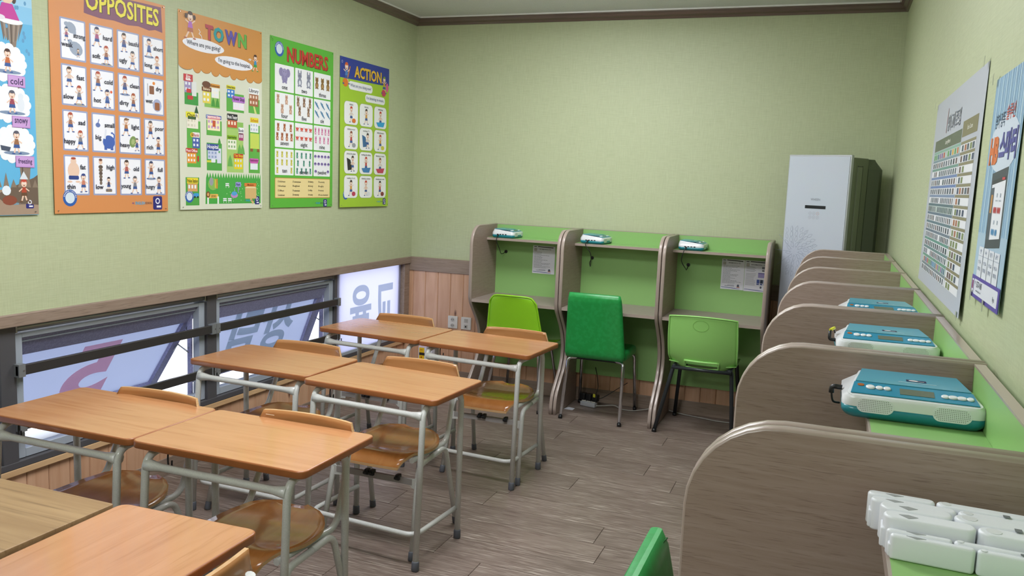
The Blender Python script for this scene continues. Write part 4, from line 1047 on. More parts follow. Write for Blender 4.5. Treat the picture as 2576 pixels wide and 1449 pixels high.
A.ell(83, 19, 4.6, 5.4, SK, 5, 16); A.ell(83, 15, 4.8, 3, 'e8e4e8', 6); A.ell(83, 13.4, 4.6, 1.4, 'e05a5a', 7); A.ell(78.6, 21, 1.6, 2.6, '4a3a34', 4); A.ell(87.6, 21, 1.6, 2.6, '4a3a34', 4); A.ell(81.4, 18.4, .8, 1, 'ffffff', 7, 8); A.ell(84.8, 18.4, .8, 1, 'ffffff', 7, 8)
A.poly([(79.6, 24), (86.6, 24), (91, 33), (76, 33)], 'c23a9a', 6); A.ell(78, 32.6, 3.4, 1.4, 'e4e0ea', 7)
for y, lab, lw, x0 in ((66, 'cold', 10, 81.5), (90.4, 'snowy', 10.6, 83.4), (114.6, 'freezing', 11.2, 84.8)):
    cx = 81 if y < 70 else (83 if y < 100 else 85)
    for k in range(14): a = 2*PI*k/14; A.ell(cx+11*math.cos(a), y-7+9*math.sin(a), 3.2, 3, 'f0f4f9', 3)
    A.ell(cx, y-7, 12, 10, 'f0f4f9', 4)
    kid(A, cx+1, y-8, 13, '4a2a24' if y < 70 else '5a5a6a', 'c0683a' if y < 70 else ('a04a5a' if y < 100 else '9a6a4a'), L=5); A.ell(cx+1, y-1.6, 9, 1.2, '7f93b0', 5)
    if y > 70 and y < 100: A.ell(cx+7, y-7, 2.4, 4.4, 'dfe6f0', 6); A.ell(cx+7, y-12, 1.8, 2, 'dfe6f0', 7)
    if y > 100: A.poly([(cx-10, y-6), (cx-3, y-5), (cx-4, y-2.4), (cx-9.4, y-3)], '4a5468', 7)
    A.rect(x0, y, lw+1.8, 7, 'b98acb', 11); A.rect(x0+.4, y+.5, lw+1, 6, 'c9a0d8', 12); A.text(lab, x0+lw/2+.9, y+3.6, 4, '3a2a5a', L=14, w=lw*.86)
for pts in ([(0, 128), (6, 100), (10, 128), (9, 140), (0, 145)], [(12, 140), (20, 110), (24, 104), (26, 108), (20, 128), (18, 140)]): rock(pts, '8d7f72')
A.poly([(0, 140), (20, 136), (46, 139), (70, 136), (100, 133), (100, 151), (0, 151)], 'a58f7c', 2)
A.poly([(70, 139), (84, 133), (97, 128), (100, 126), (100, 145), (76, 143)], '6d5d50', 3)
for k in range(7): A.poly([(66+k*5, 134), (68+k*5, 129-k % 3*2), (70+k*5, 134)], '8a7a6a', 3)
kid(A, 90, 136, 13, 'c44a3a', 'b04a34', L=4, leg='6a4a34'); A.poly([(87, 129), (90, 124), (93, 129)], 'd8dfe8', 9); A.ell(80, 142, 5, 3, '8a4a38', 4); A.ell(78, 136, 3, 3, 'e6eef6', 4)
logo(A, 91, 141, .62); A.finish(t)
# ---- opposites
t, A, hv = poster('L', 2.560, 2.276, PW, PH, 'orange OPPOSITES poster with sixteen picture cards', 'd58f57')
A.poly([(28, 2), (60, 3), (96, 2), (97, 20), (90, 19.2), (84, 20.6), (74, 19.4), (64, 20.4), (52, 19.5), (40, 20.2), (30, 19.4), (27, 19)], '7d4a63', 1)
A.text('OPPOSITES', 61.6, 10.6, 12.5, '4f3a20', w=65, L=2, bold=.03); A.text('OPPOSITES', 61, 10.2, 12.5, 'e8dc3c', w=65, L=5, bold=.022)
words = [('strong', 'weak'), ('hard', 'soft'), ('beautiful', 'ugly'), ('short', 'long'), ('fast', 'slow'), ('cold', 'hot'), ('clean', 'dirty'), ('dry', 'wet'),
         ('sad', 'happy'), ('small', 'big'), ('light', 'heavy'), ('poor', 'rich'), ('fat', 'thin'), ('high', 'low'), ('old', 'young'), ('full', 'hungry')]
random.seed(5); hairs = ['4a3a34', 'b0503a', '5a5a62', '3a4468', 'a8583a']; tops = ['a85a84', '5a70a8', 'a0705a', 'd9bfae', '84848c', 'b4605a', 'dcc4b4', '6a6480']
for k, (wa, wb_) in enumerate(words):
    c, r_ = k % 4, k//4; x = 8+c*23.2; y = 25+r_*29.3; cw, ch = 19.8, 26.2
    A.rect(x-.2, y-.2, cw+.4, ch+.4, '9aa3c6', 1, .8); A.rect(x+.9, y+.9, cw-1.8, ch-1.8, 'f0f2fa', 2, .4)
    px1, px2 = (x+6, x+13.5); h1, h2 = random.choice(hairs), random.choice(hairs); t1, t2 = random.choice(tops), random.choice(tops)
    if wb_ == 'big':
        A.ell(x+5, y+8, 2, 1.6, '5f74b0', 3); A.line([(x+5, y+7), (x+6, y+4)], .7, '5f74b0', 3); A.ell(x+14, y+19, 5.2, 4.6, '4464b4', 3, 18); A.line([(x+18.4, y+17), (x+18.8, y+14), (x+17, y+12.4), (x+16, y+13)], 1, '4464b4', 4); A.rect(x+10, y+21.5, 2.4, 3, '4464b4', 3); A.rect(x+15.4, y+21.5, 2.4, 3, '4464b4', 3); A.line([(x+10.4, y+17), (x+11.4, y+13), (x+11.6, y+10.6)], 1.4, 'dfe4f0', 4)
    elif wb_ == 'thin':
        A.ell(x+7.4, y+10, 4.6, 5.6, SK, 3, 18); A.ell(x+7.4, y+4, 2.3, 2.6, SK, 4); A.ell(x+7.4, y+2, 2, .8, 'b0503a', 5); A.rect(x+3.4, y+13.4, 8, 2.6, '2f4488', 4, .8); A.ell(x+4.2, y+17.4, 2, .7, SK, 3); A.ell(x+10.6, y+17.4, 2, .7, SK, 3); kid(A, x+15, y+18.2, 11.5, '3a4a8a', 'c9806a', L=3)
    elif wb_ == 'wet':
        A.line([(x+4, y+4), (x+4, y+13)], .4, '5a6070', 3); A.rect(x+5.6, y+5.4, 4.6, 6, '8a5a40', 3, .6); A.ell(x+10, y+3.4, 1.3, 1.2, 'e8903a', 4); A.ell(x+13, y+19, 4.4, 4.6, 'a6b0d2', 3); A.rect(x+10.6, y+17, 4.8, 5.6, '9a6040', 4, 1)
    elif wb_ == 'low':
        for q in range(6): A.ell(x+6.4, y+7+q*2.2, 1.9-.15*q, 1.3, ('5f5148', '77685c')[q % 2], 3)
        A.ell(x+6.4, y+3.6, 1.6, 1.8, SK, 4); A.ell(x+6.4, y+2.2, 1.5, .9, '7a4a3a', 5); kid(A, x+13, y+18.4, 8.5, '2a2c3a', '4a4a6a', L=3); A.rect(x+10.4, y+22, 5.4, 2, '8a7a66', 4, .5)
    elif wa == 'strong':
        A.ell(x+8.4, y+5.6, 4.2, 3.4, '9aa7bc', 3, 14, .5); A.ell(x+5, y+3.6, 1.8, 1.4, '9aa7bc', 3); A.ell(x+11.2, y+8, 1.2, 2.4, '9aa7bc', 4); kid(A, x+4.8, y+10, 8, '3f5a7a', 'a05a7a', L=4); A.ell(x+12, y+18.5, 5.4, 4.4, '9aa7bc', 3, 14, .4); A.ell(x+7.6, y+14.6, 1.8, 1.6, '9aa7bc', 3); kid(A, x+13.5, y+21, 5, '6a5a50', '8a7a66', L=5)
    elif wb_ == 'heavy':
        kid(A, x+6.4, y+7.6, 11.5, '8a5a3a', 'b4784a', L=3, pose=1); A.rect(x+5, y+1.6, 4, 1, '8a6a4a', 8); A.ell(x+12.4, y+17.6, 3.2, 4.2, '7f9a5c', 3, 12, .3); A.ell(x+12.4, y+17.6, 1.6, 2.2, 'a6b87c', 4, 8, .3); kid(A, x+16, y+19.4, 8.4, '6a6a62', '4a5a8a', L=5)
    else:
        kid(A, px1, y+8, 12, h1, t1, pose=k % 2, L=3, base=('8d9ab6' if k % 3 == 0 else None)); kid(A, px2, y+19, 11.5, h2, t2, pose=(k+1) % 2, L=3, base=('a8a090' if k % 3 == 1 else None))
        if wb_ == 'hot': A.ell(x+17, y+14, 1, 1, 'e0603a', 4, 8)
    A.text(wa, x+cw-5.1, y+7.5 if wa != 'strong' else y+10.8, 4.3, '23243a', L=12, maxw=9.2, bold=.02); A.text(wb_, x+5, y+(20.6 if wb_ not in ('big', 'weak', 'wet') else 16.6), 4.3, '23243a', L=12, maxw=8.8, bold=.02)
badge(A, 12, 141, 5.6); logo(A, 85, 140); A.finish(t)
# ---- town
t, A, hv = poster('L', 3.270, 2.280, PW, PH, 'TOWN poster, orange top over a map of small buildings', 'd9ddcb')
A.rect(0, 0, 100, 40.5, 'cf9149', 1)
for k, cx in enumerate((94, 84, 72, 63, 52, 41, 30, 20, 8)):
    w_ = (6.2, 5, 7, 4.4, 6.6, 5, 6, 4.6, 8)[k]; A.ell(cx, 40, w_, 3.6+(k % 2), 'cf9149', 1, 18)
    A.ell(cx, 40.3, w_+.3, 3.9+(k % 2), 'b07a3c', 0, 18)
for ch, x, c in (('T', 34, 'b5404c'), ('O', 45, '1f9aa0'), ('W', 60, '5a4fa8'), ('N', 74, '63b04c')):
    A.text(ch, x+.7, 12.2, 11.5, '7a4a28', w=(9, 12, 15, 11)['TOWN'.index(ch)], L=3, bold=.06); A.text(ch, x, 11.6, 11.5, c, w=(9, 12, 15, 11)['TOWN'.index(ch)], L=6, bold=.05)
kid(A, 13, 10, 19, '4a3228', 'b06ac0', leg='b06a50', pose=1, L=3); A.ell(8.6, 3.4, 1.6, 2, '4a3228', 8, 8); A.ell(17.4, 3.4, 1.6, 2, '4a3228', 8, 8)
A.ell(28, 23, 23.6, 5, 'eceef8', 3, 22); A.text('Where are you going?', 28, 23.2, 4.6, '2c3040', w=38, L=6)
A.ell(64, 31.4, 23.6, 4.9, 'eceef8', 3, 22); A.text("I'm going to the hospital.", 64.5, 31.6, 4.4, '2c3040', w=40, L=6)
kid(A, 91, 27.6, 13, '4a2c24', '3f8fc4', leg='3fa04a', pose=1, L=6)
A.line([(22, 11), (24, 13), (22.4, 14.6), (25, 15.6), (26, 18.4)], .5, 'eceef8', 4); A.line([(86, 25), (83.6, 26.4), (84.6, 24.6), (82, 25.6)], .5, 'eceef8', 4)
G1, G2, G3 = '5fae4a', '4fa448', '8cc060'
def bld(x, y, w_, h, c, sign, sc, tc='ffffff', sh=3.4, sw=None, win='e8eef4', roof=None):
    A.rect(x, y, w_, h, c, 3)
    nx = max(2, int(w_/3.2)); ny = max(1, int(h/3.4))
    for i in range(nx):
        for j in range(ny): A.rect(x+.8+i*(w_-.8)/nx, y+1+j*(h-.6)/ny, (w_-.8)/nx*.55, (h-.6)/ny*.5, win, 4)
    if roof: A.poly([(x-1, y), (x+w_+1, y), (x+w_/2, y-4)], roof, 4)
    sw = sw or w_+2
    A.rect(x+w_/2-sw/2, y-sh-.2, sw, sh, sc, 5, .5); A.text(sign, x+w_/2, y-sh/2-.1, sh*.86, tc, L=8, maxw=sw*.92)
def tree(x, y, s, c='4a9a40'): A.poly([(x-s*.4, y+s*.5), (x+s*.4, y+s*.5), (x+s*.25, y-s*.2), (x, y-s*.7), (x-s*.25, y-s*.2)], c, 4)
A.rect(6, 60, 15, 10, '3f9a44', 1); bld(6, 52, 7.6, 9, '9d93c0', 'Fire', 'c03a40', sh=3.4); A.text('Station', 9.8, 51.2, 1.6, 'ffffff', L=9, maxw=6); A.rect(5, 47, 10, 5.4, 'c03a40', 5); A.text('Fire', 10, 48.6, 3, 'ffffff', L=9, maxw=6); A.text('Station', 10, 50.9, 2.2, 'ffffff', L=9, maxw=8)
A.rect(8, 58, 5, 3, 'c8383c', 6, .6); A.rect(9, 63, 6, 3, 'c8383c', 6, .6); A.rect(14, 52, 5, 11, 'dfe3e2', 3)
A.rect(28, 56, 18, 14, G3, 1); bld(26, 58, 9, 9, 'e6d45a', 'Bakery', '7a4a2c', tc='f4e6c8'); A.ell(30.4, 52.4, 5, 2.6, '6a4430', 4); bld(36, 54, 9, 8, 'f0efe8', 'Restaurant', 'd8963a', tc='5a3018', sh=2.8, sw=11, roof=None); tree(38, 66, 6); tree(43, 66, 6)
A.rect(54, 56, 22, 15, G1, 1); bld(55, 53, 9, 7, '3a7fd0', 'Subway Station', 'e6e03a', tc='2a2c30', sh=3, sw=11); bld(62, 63, 14, 6, 'f0e4f0', 'Flower Shop', 'c07ad8', tc='2a2440', sh=5)
A.rect(82, 58, 15, 12, G1, 1); bld(83, 54, 12, 10, 'a86a4c', 'Library', 'f2f4f8', tc='2a2c34', sh=5, win='e8d8c8')
A.poly([(88, 64), (90, 64), (93, 70), (90, 70)], 'cfdc8a', 4)
A.rect(8, 82, 15, 36, G1, 1); bld(8, 80, 12, 8, 'eeeadb', 'Church', 'e6e03a', tc='26301c', sh=4.4, win='d4cfba'); A.rect(17, 76, 3.4, 12, 'eeeadb', 6); A.poly([(16.4, 76), (21, 76), (18.7, 70)], '2f5a3a', 6); A.rect(9, 79, 9, 2, '3a5c34', 6)
bld(14, 95, 8, 8, '4a5fae', 'Bank', 'f0e8ea', tc='b0404a', sh=4, sw=8); A.ell(13.4, 93, 1.9, 1.9, 'e6c83a', 6); A.text('$', 13.4, 93, 2.8, '2a2c30', L=9)
bld(8, 107, 10, 8, 'e89a3a', 'Post Office', 'c43a34', sh=3.4, sw=13); A.rect(19, 109, 2, 4.6, 'c43a34', 5, .8)
A.rect(30, 80, 18, 12, G1, 1); bld(31, 79, 15, 9, 'f2ecc0', 'Department Store', '4a6ab8', sh=3, sw=18, win='c89ad0'); A.rect(31, 76.4, 15, 2.8, 'e0949a', 6, 1); A.rect(37, 80, 3.4, 5, 'c85a34', 6)
A.rect(30, 98, 18, 22, G2, 1); bld(31, 104, 12, 7, 'c9d2ea', 'Hospital', '3a4a9c', sh=5, sw=14, win='8fa0cc'); A.rect(42, 102, 5, 12, 'd6dcee', 3); A.rect(43.6, 104.4, 2, .8, '3fae5a', 6); A.rect(44.2, 103.8, .8, 2, '3fae5a', 6); A.rect(30, 112, 8, 1.6, 'd8d84a', 3); A.rect(35, 110.6, 5, 3, 'e6ecf4', 6, .6); tree(45, 97, 5)
A.rect(54, 79, 21, 42, 'a6cc72', 1); A.rect(54, 79, 21, 6, G3, 2); bld(55, 78, 12, 6, 'c4593c', 'Movie Theater', '26262c', sh=5, sw=13, win='f0e6d0'); bld(69, 88, 6, 6, 'a83f78', 'Book', 'f0f2f6', tc='2c2c3c', sh=4.6, sw=7); A.text('Store', 71.8, 88.4, 1.8, '3a3a4a', L=9)
bld(55, 94, 11, 8, 'eef0e0', 'Supermarket', '8fbf2c', tc='26401c', sh=3.4, sw=12, win='8ab07a'); tree(70, 102, 7, '69ae54'); tree(74, 102, 7, '69ae54'); tree(58, 112, 8, '69ae54')
bld(63, 109, 11, 9, 'e8d020', 'Toy Shop', 'c43a2c', tc='f0e03a', sh=3.6, sw=12, win='c8dce8')
A.rect(82, 80, 15, 41, G1, 1); bld(84, 78, 11, 8, 'e8ecf0', 'School', 'ece23a', tc='c4502c', sh=4.2, sw=11, win='b8c4d4'); A.rect(84, 87, 12, 13, 'c6d860', 3); A.rect(84, 100, 3.6, 2.6, '8a5a34', 4); A.rect(93, 100, 3.6, 2.6, '8a5a34', 4)
bld(84, 112, 10, 6, 'e6eaf4', 'Stationery', 'd060b8', tc='5a1848', sh=3.4, sw=12); A.rect(84, 109.6, 10, 3, 'c95ab0', 6)
A.rect(6, 126, 15, 22, G2, 1); bld(8, 131, 11, 6, 'd8a26a', 'Police Station', 'ecd83a', tc='2a2c20', sh=4.4, sw=12.5); A.rect(14.4, 138.4, 6, 3, '3f9ad8', 6, 1.2); A.ell(15.8, 141.4, .9, .9, '23252b', 7, 8); A.ell(19, 141.4, .9, .9, '23252b', 7, 8)
pts = [(28, 147)]; 
for k in range(22): x = 29+k*3.2; pts += [(x, 126), (x+1.6, 121.6)]
pts += [(98, 126), (98, 147)]; A.poly(pts, '48a848', 1)
A.ell(37, 131, 6, 5, '86b85c', 3); A.ell(35, 129, 2.4, 3.4, '9a9ca4', 4); A.rect(39, 127, 1.4, 7, 'd8c040', 4); A.rect(41, 126.6, 1.4, 8, 'd88a3a', 4)
A.rect(31, 139, 12, 3.4, 'e8c060', 4, 1); A.text('ZOO', 37.4, 140.7, 2.6, '6a3014', L=8); A.rect(30, 141, 1.8, 6, 'eef0ee', 4); A.rect(42, 141, 1.8, 6, 'eef0ee', 4); A.ell(31, 139.4, 2.4, 2.6, '7a4e2c', 5); A.ell(31, 139.4, 1.3, 1.4, 'd8a468', 6)
A.rect(64.6, 129, 7, 4, '9a9ad8', 4, .6); A.text('Park', 68, 131, 2.8, '26206a', L=8, maxw=6); A.rect(67.4, 133, 1.2, 4.4, '8a8ac0', 4)
A.ell(63, 140, 4.6, 2.4, 'c08ac4', 4); A.ell(63, 138.6, 3.6, 1.8, '4fa4dc', 5); A.line([(63, 138), (63, 134)], .6, '8a9ac0', 6)
for x, y in ((52, 130), (49, 142.4), (55, 142.4)): A.rect(x, y, 4.4, 1, 'e6eaee', 4); A.rect(x, y+1.4, 4.4, 1, 'e6eaee', 4); A.line([(x+.6, y+2), (x+.6, y+4)], .4, 'e6eaee', 4); A.line([(x+3.8, y+2), (x+3.8, y+4)], .4, 'e6eaee', 4)
A.rect(77, 134, 15, 9, 'd6b478', 4, .8); A.poly([(76, 134), (93, 134), (84.5, 130)], 'e8d6a4', 5); A.rect(76, 129.6, 16, 3, 'd8803a', 6, .5); A.text('Museum', 84, 131.1, 2.5, '8a3a18', L=9, maxw=13); A.line([(84, 143), (86, 145), (88, 147)], 2.4, 'd6b478', 4)
for k in range(40): A.ell(random.uniform(50, 96), random.uniform(128, 146), .35, .35, 'e8f4d8', 3, 5)
badge(A, 10, 141, 4.8); logo(A, 90, 141, .7); A.ring(7, 3.6, 1.2, 1.5, '8a5a28', 3, 12); A.text('4', 7, 3.6, 1.6, '8a5a28', L=4); A.finish(t)
# ---- numbers
t, A, hv = poster('L', 3.972, 2.279, PW, PH, 'bright green NUMBERS poster with pictures counting one to twelve', '5cb43e')
A.text('NUMBERS', 58, 13.2, 13.6, '6a3a20', w=66, L=2, bold=.03); A.text('NUMBERS', 57.2, 12.6, 13.6, 'c23a34', w=66, L=5, bold=.022); badge(A, 13, 10, 6.6)
nw = ['one', 'two', 'three', 'four', 'five', 'six', 'seven', 'eight', 'nine', 'ten', 'eleven', 'twelve']
def critter(n, x, y, s):
    c = [None, '8c86b0', '8b90a4', '8a6a3c', 'c49a82', '8a6a54', '5a8cb4', 'a8603c', 'd4584c', 'd47aa8', 'c8c040', '3f8a78', '8a72b8'][n]
    if n == 1:
        A.ell(x, y+s*.14, s*.30, s*.30, c, 4); A.ell(x-s*.34, y-s*.16, s*.22, s*.26, c, 3); A.ell(x+s*.34, y-s*.16, s*.22, s*.26, c, 3); A.ell(x, y-s*.18, s*.24, s*.22, '9a94bc', 5); A.line([(x, y-s*.1), (x-s*.02, y+s*.1), (x+s*.05, y+s*.2)], s*.09, '9a94bc', 6); A.ell(x-s*.1, y-s*.2, s*.025, s*.03, DK, 7, 6); A.ell(x+s*.1, y-s*.2, s*.025, s*.03, DK, 7, 6); A.rect(x-s*.22, y+s*.3, s*.14, s*.18, c, 5); A.rect(x+s*.08, y+s*.3, s*.14, s*.18, c, 5)
    elif n == 6: A.ell(x, y, s*.5, s*.13, c, 4, 10, .75); A.poly([(x-s*.1, y-s*.1), (x+s*.1, y-s*.25), (x+s*.04, y)], '3f6f98', 5); A.poly([(x+s*.3, y+s*.28), (x+s*.5, y+s*.28), (x+s*.34, y+s*.5)], c, 5)
    elif n == 8: A.ell(x, y, s*.36, s*.24, c, 4); A.line([(x-s*.3, y), (x-s*.46, y-s*.3)], s*.1, c, 4); A.line([(x+s*.3, y), (x+s*.46, y-s*.3)], s*.1, c, 4); A.line([(x-s*.4, y+s*.3), (x+s*.4, y+s*.3)], s*.08, 'b84438', 4)
    elif n == 12: A.ell(x, y, s*.42, s*.32, c, 4); A.line([(x-s*.4, y-s*.05), (x+s*.4, y-s*.05)], s*.12, '4a3f78', 5); A.ell(x, y+s*.2, s*.3, s*.1, 'b0a4d0', 5)
    else:
        A.ell(x, y+s*.2, s*.24, s*.28, c, 4); A.ell(x, y-s*.2, s*.22, s*.2, c, 5); up_ = s*.3 if n in (9, 5, 2) else s*.12
        A.ell(x-s*.14, y-s*.3-up_*.4, s*.07, s*.09+up_*.3, c, 4, 8); A.ell(x+s*.14, y-s*.3-up_*.4, s*.07, s*.09+up_*.3, c, 4, 8)
        A.ell(x, y+s*.24, s*.12, s*.15, {2: 'dfe2ea', 3: 'b8935c', 4: 'e0c2b0', 5: 'c0a48c', 7: 'dfb79a', 9: 'f0d0e0', 10: 'e8e488', 11: '7fc0a8'}[n], 6); A.ell(x-s*.07, y-s*.2, s*.03, s*.04, DK, 7, 6); A.ell(x+s*.07, y-s*.2, s*.03, s*.04, DK, 7, 6); A.ell(x-s*.14, y+s*.46, s*.1, s*.06, c, 5, 8); A.ell(x+s*.14, y+s*.46, s*.1, s*.06, c, 5, 8)
lay = {1: [1], 2: [2], 3: [3], 4: [2, 2], 5: [3, 2], 6: [3, 3], 7: [3, 4], 8: [4, 4], 9: [5, 4], 10: [4, 4, 2], 11: [4, 3, 4], 12: [5, 5, 2]}
for k in range(12):
    c, r_ = k % 3, k//3; x = 6.5+c*30.2; y = 23+r_*25; cw, ch = 28.4, 23.6; n = k+1
    A.rect(x, y, cw, ch, 'eef0f4', 1, .8); rws = lay[n]; hh = (ch-7)/len(rws) if n < 10 else (ch-2)/3
    if n == 1: critter(1, x+cw/2, y+9, 15)
    else:
        for j, cn in enumerate(rws):
            for i in range(cn):
                yy = y+1.2+hh*(j+.5)
                xx = x+cw*(i+.5)/cn if not (n in (4, 5) and False) else 0
                if n == 4: xx = x+cw*(.16+.44*i+.22*j); 
                if n in (10, 12) and j == 2: xx = x+(3.6 if i == 0 else cw-3.6)
                s = {2: 14, 3: 11.5, 4: 8.6, 5: 8.6, 6: 9, 7: 7.4, 8: 6, 9: 6.4, 10: 5.8, 11: 5.8, 12: 5}[n]
                critter(n, xx, yy if n < 10 else y+1+hh*(j+.5), s)
    A.text(nw[k], x+cw/2, y+ch-3.4 if n < 10 or n == 11 else y+ch-3.8, 5.6, '26283a', L=10, maxw=20, bold=.004)
A.rect(6.5, 124, 89, 18.6, 'c8843a', 1, 1); A.rect(7, 124.5, 88, 17.6, 'ead79a', 2, .8)
cols = [['13-thirteen', '14-fourteen', '15-fifteen', '16-sixteen'], ['17-seventeen', '18-eighteen', '19-nineteen', '20-twenty'], ['30-thirty', '40-forty', '50-fifty', '60-sixty'], ['70-seventy', '80-eighty', '90-ninety', '100-one hundred']]
for i, cl in enumerate(cols):
    for j, s in enumerate(cl): A.text(s, (11, 33, 58, 75)[i], 127.4+j*4.1, 2.5, '3a2f20', L=5, al='l', maxw=(18, 20, 12, 18)[i], res=1)
logo(A, 84, 144, .72); A.ring(3, 3.4, .9, 1.2, '3a6a30', 3, 10); A.finish(t)
# ---- action
t, A, hv = poster('L', 4.675, 2.273, PW-.002, PH, 'lime ACTION poster with a blue top, nearest the far corner', 'a3cb35', tilt=.014)
A.poly([(0, 0), (100, 0), (100, 19.5), (82, 19.6), (0, 21)], '2d3f98', 1); A.poly([(84, 19.4), (100, 18.6), (100, 22), (84, 20)], 'a3cb35', 2)
A.text('ACTION', 55.8, 12.6, 12, '1a2450', w=56, L=3, bold=.04); A.text('ACTION', 55, 12, 12, 'e8bb34', w=56, L=6, bold=.03)
kid(A, 12, 16, 20, 'd4602c', '4a7fc0', pose=1, L=3); A.ell(10, 25, 5, 4.4, 'dd7a2c', 4, 14); A.line([(14, 20), (19, 8)], 1.6, 'c8803a', 5)
kid(A, 89, 19, 17, '7a9a34', 'c8a03a', pose=1, L=4); A.ell(88, 27.6, 4.6, 3.8, 'c2405c', 4, 14); A.ell(95.6, 21, 3, 5, 'd8609a', 4)
A.rect(16, 22.6, 48, 8.4, 'eef0f2', 3, 4); A.text('What are you doing now?', 40, 26.9, 4.2, '4a5a86', w=42, L=6)
A.rect(49, 32.6, 42, 8, 'eef0f2', 3, 3.8); A.text("I'm listening to music.", 70, 36.6, 4, '4a5a86', w=37, L=6)
aw = ['singing', 'dancing', 'swimming', 'playing soccer', 'watching TV', 'eating bananas', 'playing the piano', 'washing the dishes', 'listening to music', 'reading a book', 'drawing a picture', 'cleaning my room']
props = ['e07a34', None, '36a4dc', '9aa0a8', '3a6a9c', 'd8d04a', '23252b', '3f7fb8', 'c4405c', 'c03a5a', 'e0e4e8', '8a3a34']
for k, s in enumerate(aw):
    c, r_ = k % 3, k//3; x = 8+c*30; y = 43.4+r_*25.2; cw, ch = 26.6, 23.2
    A.rect(x-.4, y-.4, cw+.8, ch+.8, '8aa06a', 1, 5); A.rect(x, y, cw, ch, 'f0f2f2', 2, 4.6); A.text(s, x+cw/2, y+3, 2.6, '33363f', L=5, maxw=cw*.84, res=1)
    hr = ('c8402c', '3a2e2a', 'c8402c', '8a4a34', '3a2e2a')[k % 5]
    if props[k] and k in (6, 4): A.poly([(x+5, y+7), (x+12, y+9), (x+16, y+19), (x+7, y+20)], props[k], 3)
    kid(A, x+cw/2+(3 if k in (6, 4) else 0), y+13, 15, hr, ('d8d4d0', 'd8a04a', 'e8c9b4', 'c04a44')[k % 4], pose=k % 2, L=4)
    if props[k] and k not in (6, 4):
        if k in (2, 7, 8): A.poly([(x+4, y+17), (x+cw-4, y+16), (x+cw-7, y+21.4), (x+8, y+21.4)], props[k], 9)
        else: A.ell(x+cw/2+5, y+19, 3.6, 2.4, props[k], 9)
badge(A, 11, 139, 5); logo(A, 88, 143, .7); A.ring(4, 5, 1, 1.3, 'd8dcf0', 3, 10); A.finish(t)

# ---- right wall: grey chart
QW = 1.085
t, A, hv = poster('R', 3.372, 1.862, 1.083, .615, 'pale grey chart of many small pictures on the right wall', 'b9bfcb', tilt=.008, pins=False)
# sheet is taller than wide in the room: units of 1/100 width
A.text('영어 교재 로드맵', 49, 8.6, 4.6, 'e8eaee', w=27, L=3, bold=.05); A.text('영어 교재 로드맵', 49, 8.6, 4.6, '6a7284', w=27, L=6); A.line([(33.5, 4), (32.6, 11)], .8, '9a5a66', 5)
A.rect(7, 12.2, 61, 3.4, '5f6a58', 1); A.rect(69, 10.6, 25, 4, '7f7a5c', 1); A.text('Learning Material', 40, 14, 1.7, 'e8eadf', L=4); A.text('Extra Course', 82, 12.6, 1.6, 'e8eadf', L=4)
random.seed(21)
y = 15.8
hd = ['8ab4a4', '7f9aa6', '6f9a90', '6f88b8', '6a84ba', '7f93b4', '55707a', '60758a', '5f7a86', '6a7a8c', '5f9488', '6a8a8c', '6a9a86', '7a8a92']
rh = (hv-y-4)/14
for r_ in range(14):
    A.rect(7, y, 61, rh*.26, hd[r_], 1); A.rect(69, y, 25, rh*.26, '8a8468', 1)
    A.rect(7, y+rh*.28, 61, rh*.68, 'e6e8ee' if r_ not in (0, 6, 12) else 'b8c8c4', 1); A.rect(69, y+rh*.28, 25, rh*.68, 'e6e8ee', 1)
    nn = random.randint(11, 17)
    for k in range(nn):
        if random.random() < .06: continue
        cc = random.choice(['3a4050', '5a6474', '4a5a6a', '6a5a5a', '38505a', '7a7f88']) if r_ not in (0, 12) else random.choice(['c84a3a', 'e0a83a', '4a8ac0', '5aa05a', '8a5aa0', 'c87a4a', '3a6a8a'])
        A.rect(8.4+k*59/nn, y+rh*.36, 59/nn*.6, rh*.56, cc, 2)
    for k in range(random.randint(2, 5)): A.rect(71+k*4.6+random.random(), y+rh*.36, 3.2, rh*.56, random.choice(['4a5a6a', '6a5a5a', '7a8a5a', '3a4a6a', 'a86a4a']), 2)
    y += rh
A.finish(t)
# ---- right wall: blue tablet poster
t, A, hv = poster('R', 2.150, 1.800, .345, .478, 'light blue poster with an orange and purple title over a tablet picture, right wall', '9cc0dc', tilt=.006, pins=False)
for k in range(22): A.rect(k*4.6, 0, 1.4+(k % 3)*.6, 97, ('7fa8cc', '8cb4d4', 'b4d2e4')[k % 3], 1)
A.rect(0, 97, 100, 27, 'a9c4da', 1); A.ell(52, 43, 46, 17, 'cfdcec', 2, 24)
A.text('영어 정독 ', 32, 28, 9, '2f4a6a', w=32, L=5, bold=.01); A.text('솔루션', 64, 25, 9, 'c04a4a', w=26, L=5, bold=.01)
A.text('HB', 23, 46, 17, 'd8703a', w=30, L=6, bold=.06); A.text('스마터', 67, 44, 18, '4a4a9c', w=52, L=6, bold=.05)
A.poly([(28, 60), (78, 57), (80, 103), (31, 106)], '3c4450', 3); A.poly([(32, 67), (75, 64.5), (76.6, 98), (34.6, 100.6)], 'e8ecf4', 4); A.poly([(32, 64.5), (75, 62), (75, 64.5), (32, 67)], '2a3038', 4); A.poly([(32, 69), (42, 68.5), (44, 100), (34.6, 100.6)], '4a5664', 5); A.rect(34.4, 73, 6, 11, 'c08a4a', 6)
A.rect(64, 62.8, 9, 1.5, 'c8384a', 6)
for k in range(6): A.ell(48+k*3.6+(1.6 if k > 2 else 0), 82, 1.7, 2, 'c03a44', 6, 10)
for k in range(5): A.ell(49+k*3.6+(1.6 if k > 2 else 0), 95, 1.7, 2, '4a8ec4', 6, 10)
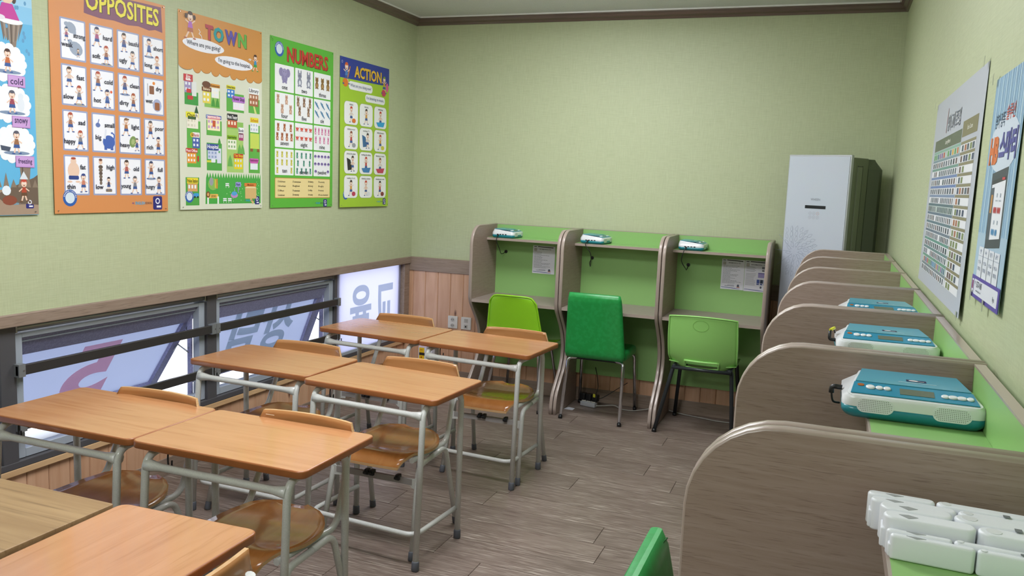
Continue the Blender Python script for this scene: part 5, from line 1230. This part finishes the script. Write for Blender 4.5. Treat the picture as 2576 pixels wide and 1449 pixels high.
for k in range(2): A.rect(52+k*11, 72, 3, 2.4, 'a8b4c4', 6); A.rect(50+k*11, 76, 7, .8, 'b4bcc8', 6); A.rect(52+k*11, 88, 3, 2.4, 'a8b4c4', 6)
for k in range(4):
    x = 14+k*18.6; A.rect(x, 105.5+k*.2, 17, 20, 'dfe4ee', 5, 1); A.rect(x, 111, 17, .4, 'a9b4c8', 6)
    A.text(('연구', '독서', '말하기', '글쓰기')[k], x+8.5, 108.4, 3, '7a86a4', L=8, maxw=10, res=1)
    for q in range(2): A.text(('영어 교육', '맞춤 학습')[q], x+8.5, 115+q*4.2, 2.6, '6a7694', L=8, maxw=13, res=1)
A.rect(0, 124.5, 100, 14.1, '5a4aa4', 5); A.rect(11, 126.6, 84, 9.6, 'dfe2ee', 6, 1.4); A.rect(3, 127, 6, 9, 'e8e8f0', 6, .8); A.rect(3.8, 128, 4.4, 5.4, '8a3a6a', 7)
A.text('상담', 16, 128.8, 2.4, '3a3f5a', L=9, res=1); A.text('1577-0185', 31, 129.4, 4, '3a3f5a', L=9, w=20, res=1); A.text('www.hbenglish.co.kr', 30, 133.6, 1.8, '5a6078', L=9, w=20, res=1); A.text('1', 16, 133, 2.4, '5a6078', L=9, res=1); A.text('Ryu', 84, 132.6, 4, '4a5068', L=9, maxw=9, res=1)
A.finish(t)
# clear tape strips at the corners of the two right-hand sheets
for i, (y0, z0) in enumerate(((2.30, 1.862), (2.32, 1.25), (3.36, 1.86), (2.14, 1.80), (2.13, 1.325), (1.96, 1.32))):
    mb = MB(); mb.box(XR-.0018, XR-.0012-.0003, -.007, .007, -.012, .012)
    o = mb.build('tape_strip', TAPE); o.location = (-.0105, y0, z0); 
    tag(o, ['clear tape at the near top corner of the grey chart', 'clear tape at the near bottom corner of the grey chart', 'clear tape at the far top corner of the grey chart', 'clear tape at the far top corner of the blue poster', 'clear tape at the far bottom corner of the blue poster', 'clear tape at the bottom middle of the blue poster'][i], 'tape')
bpy.data.objects.remove(_fo)
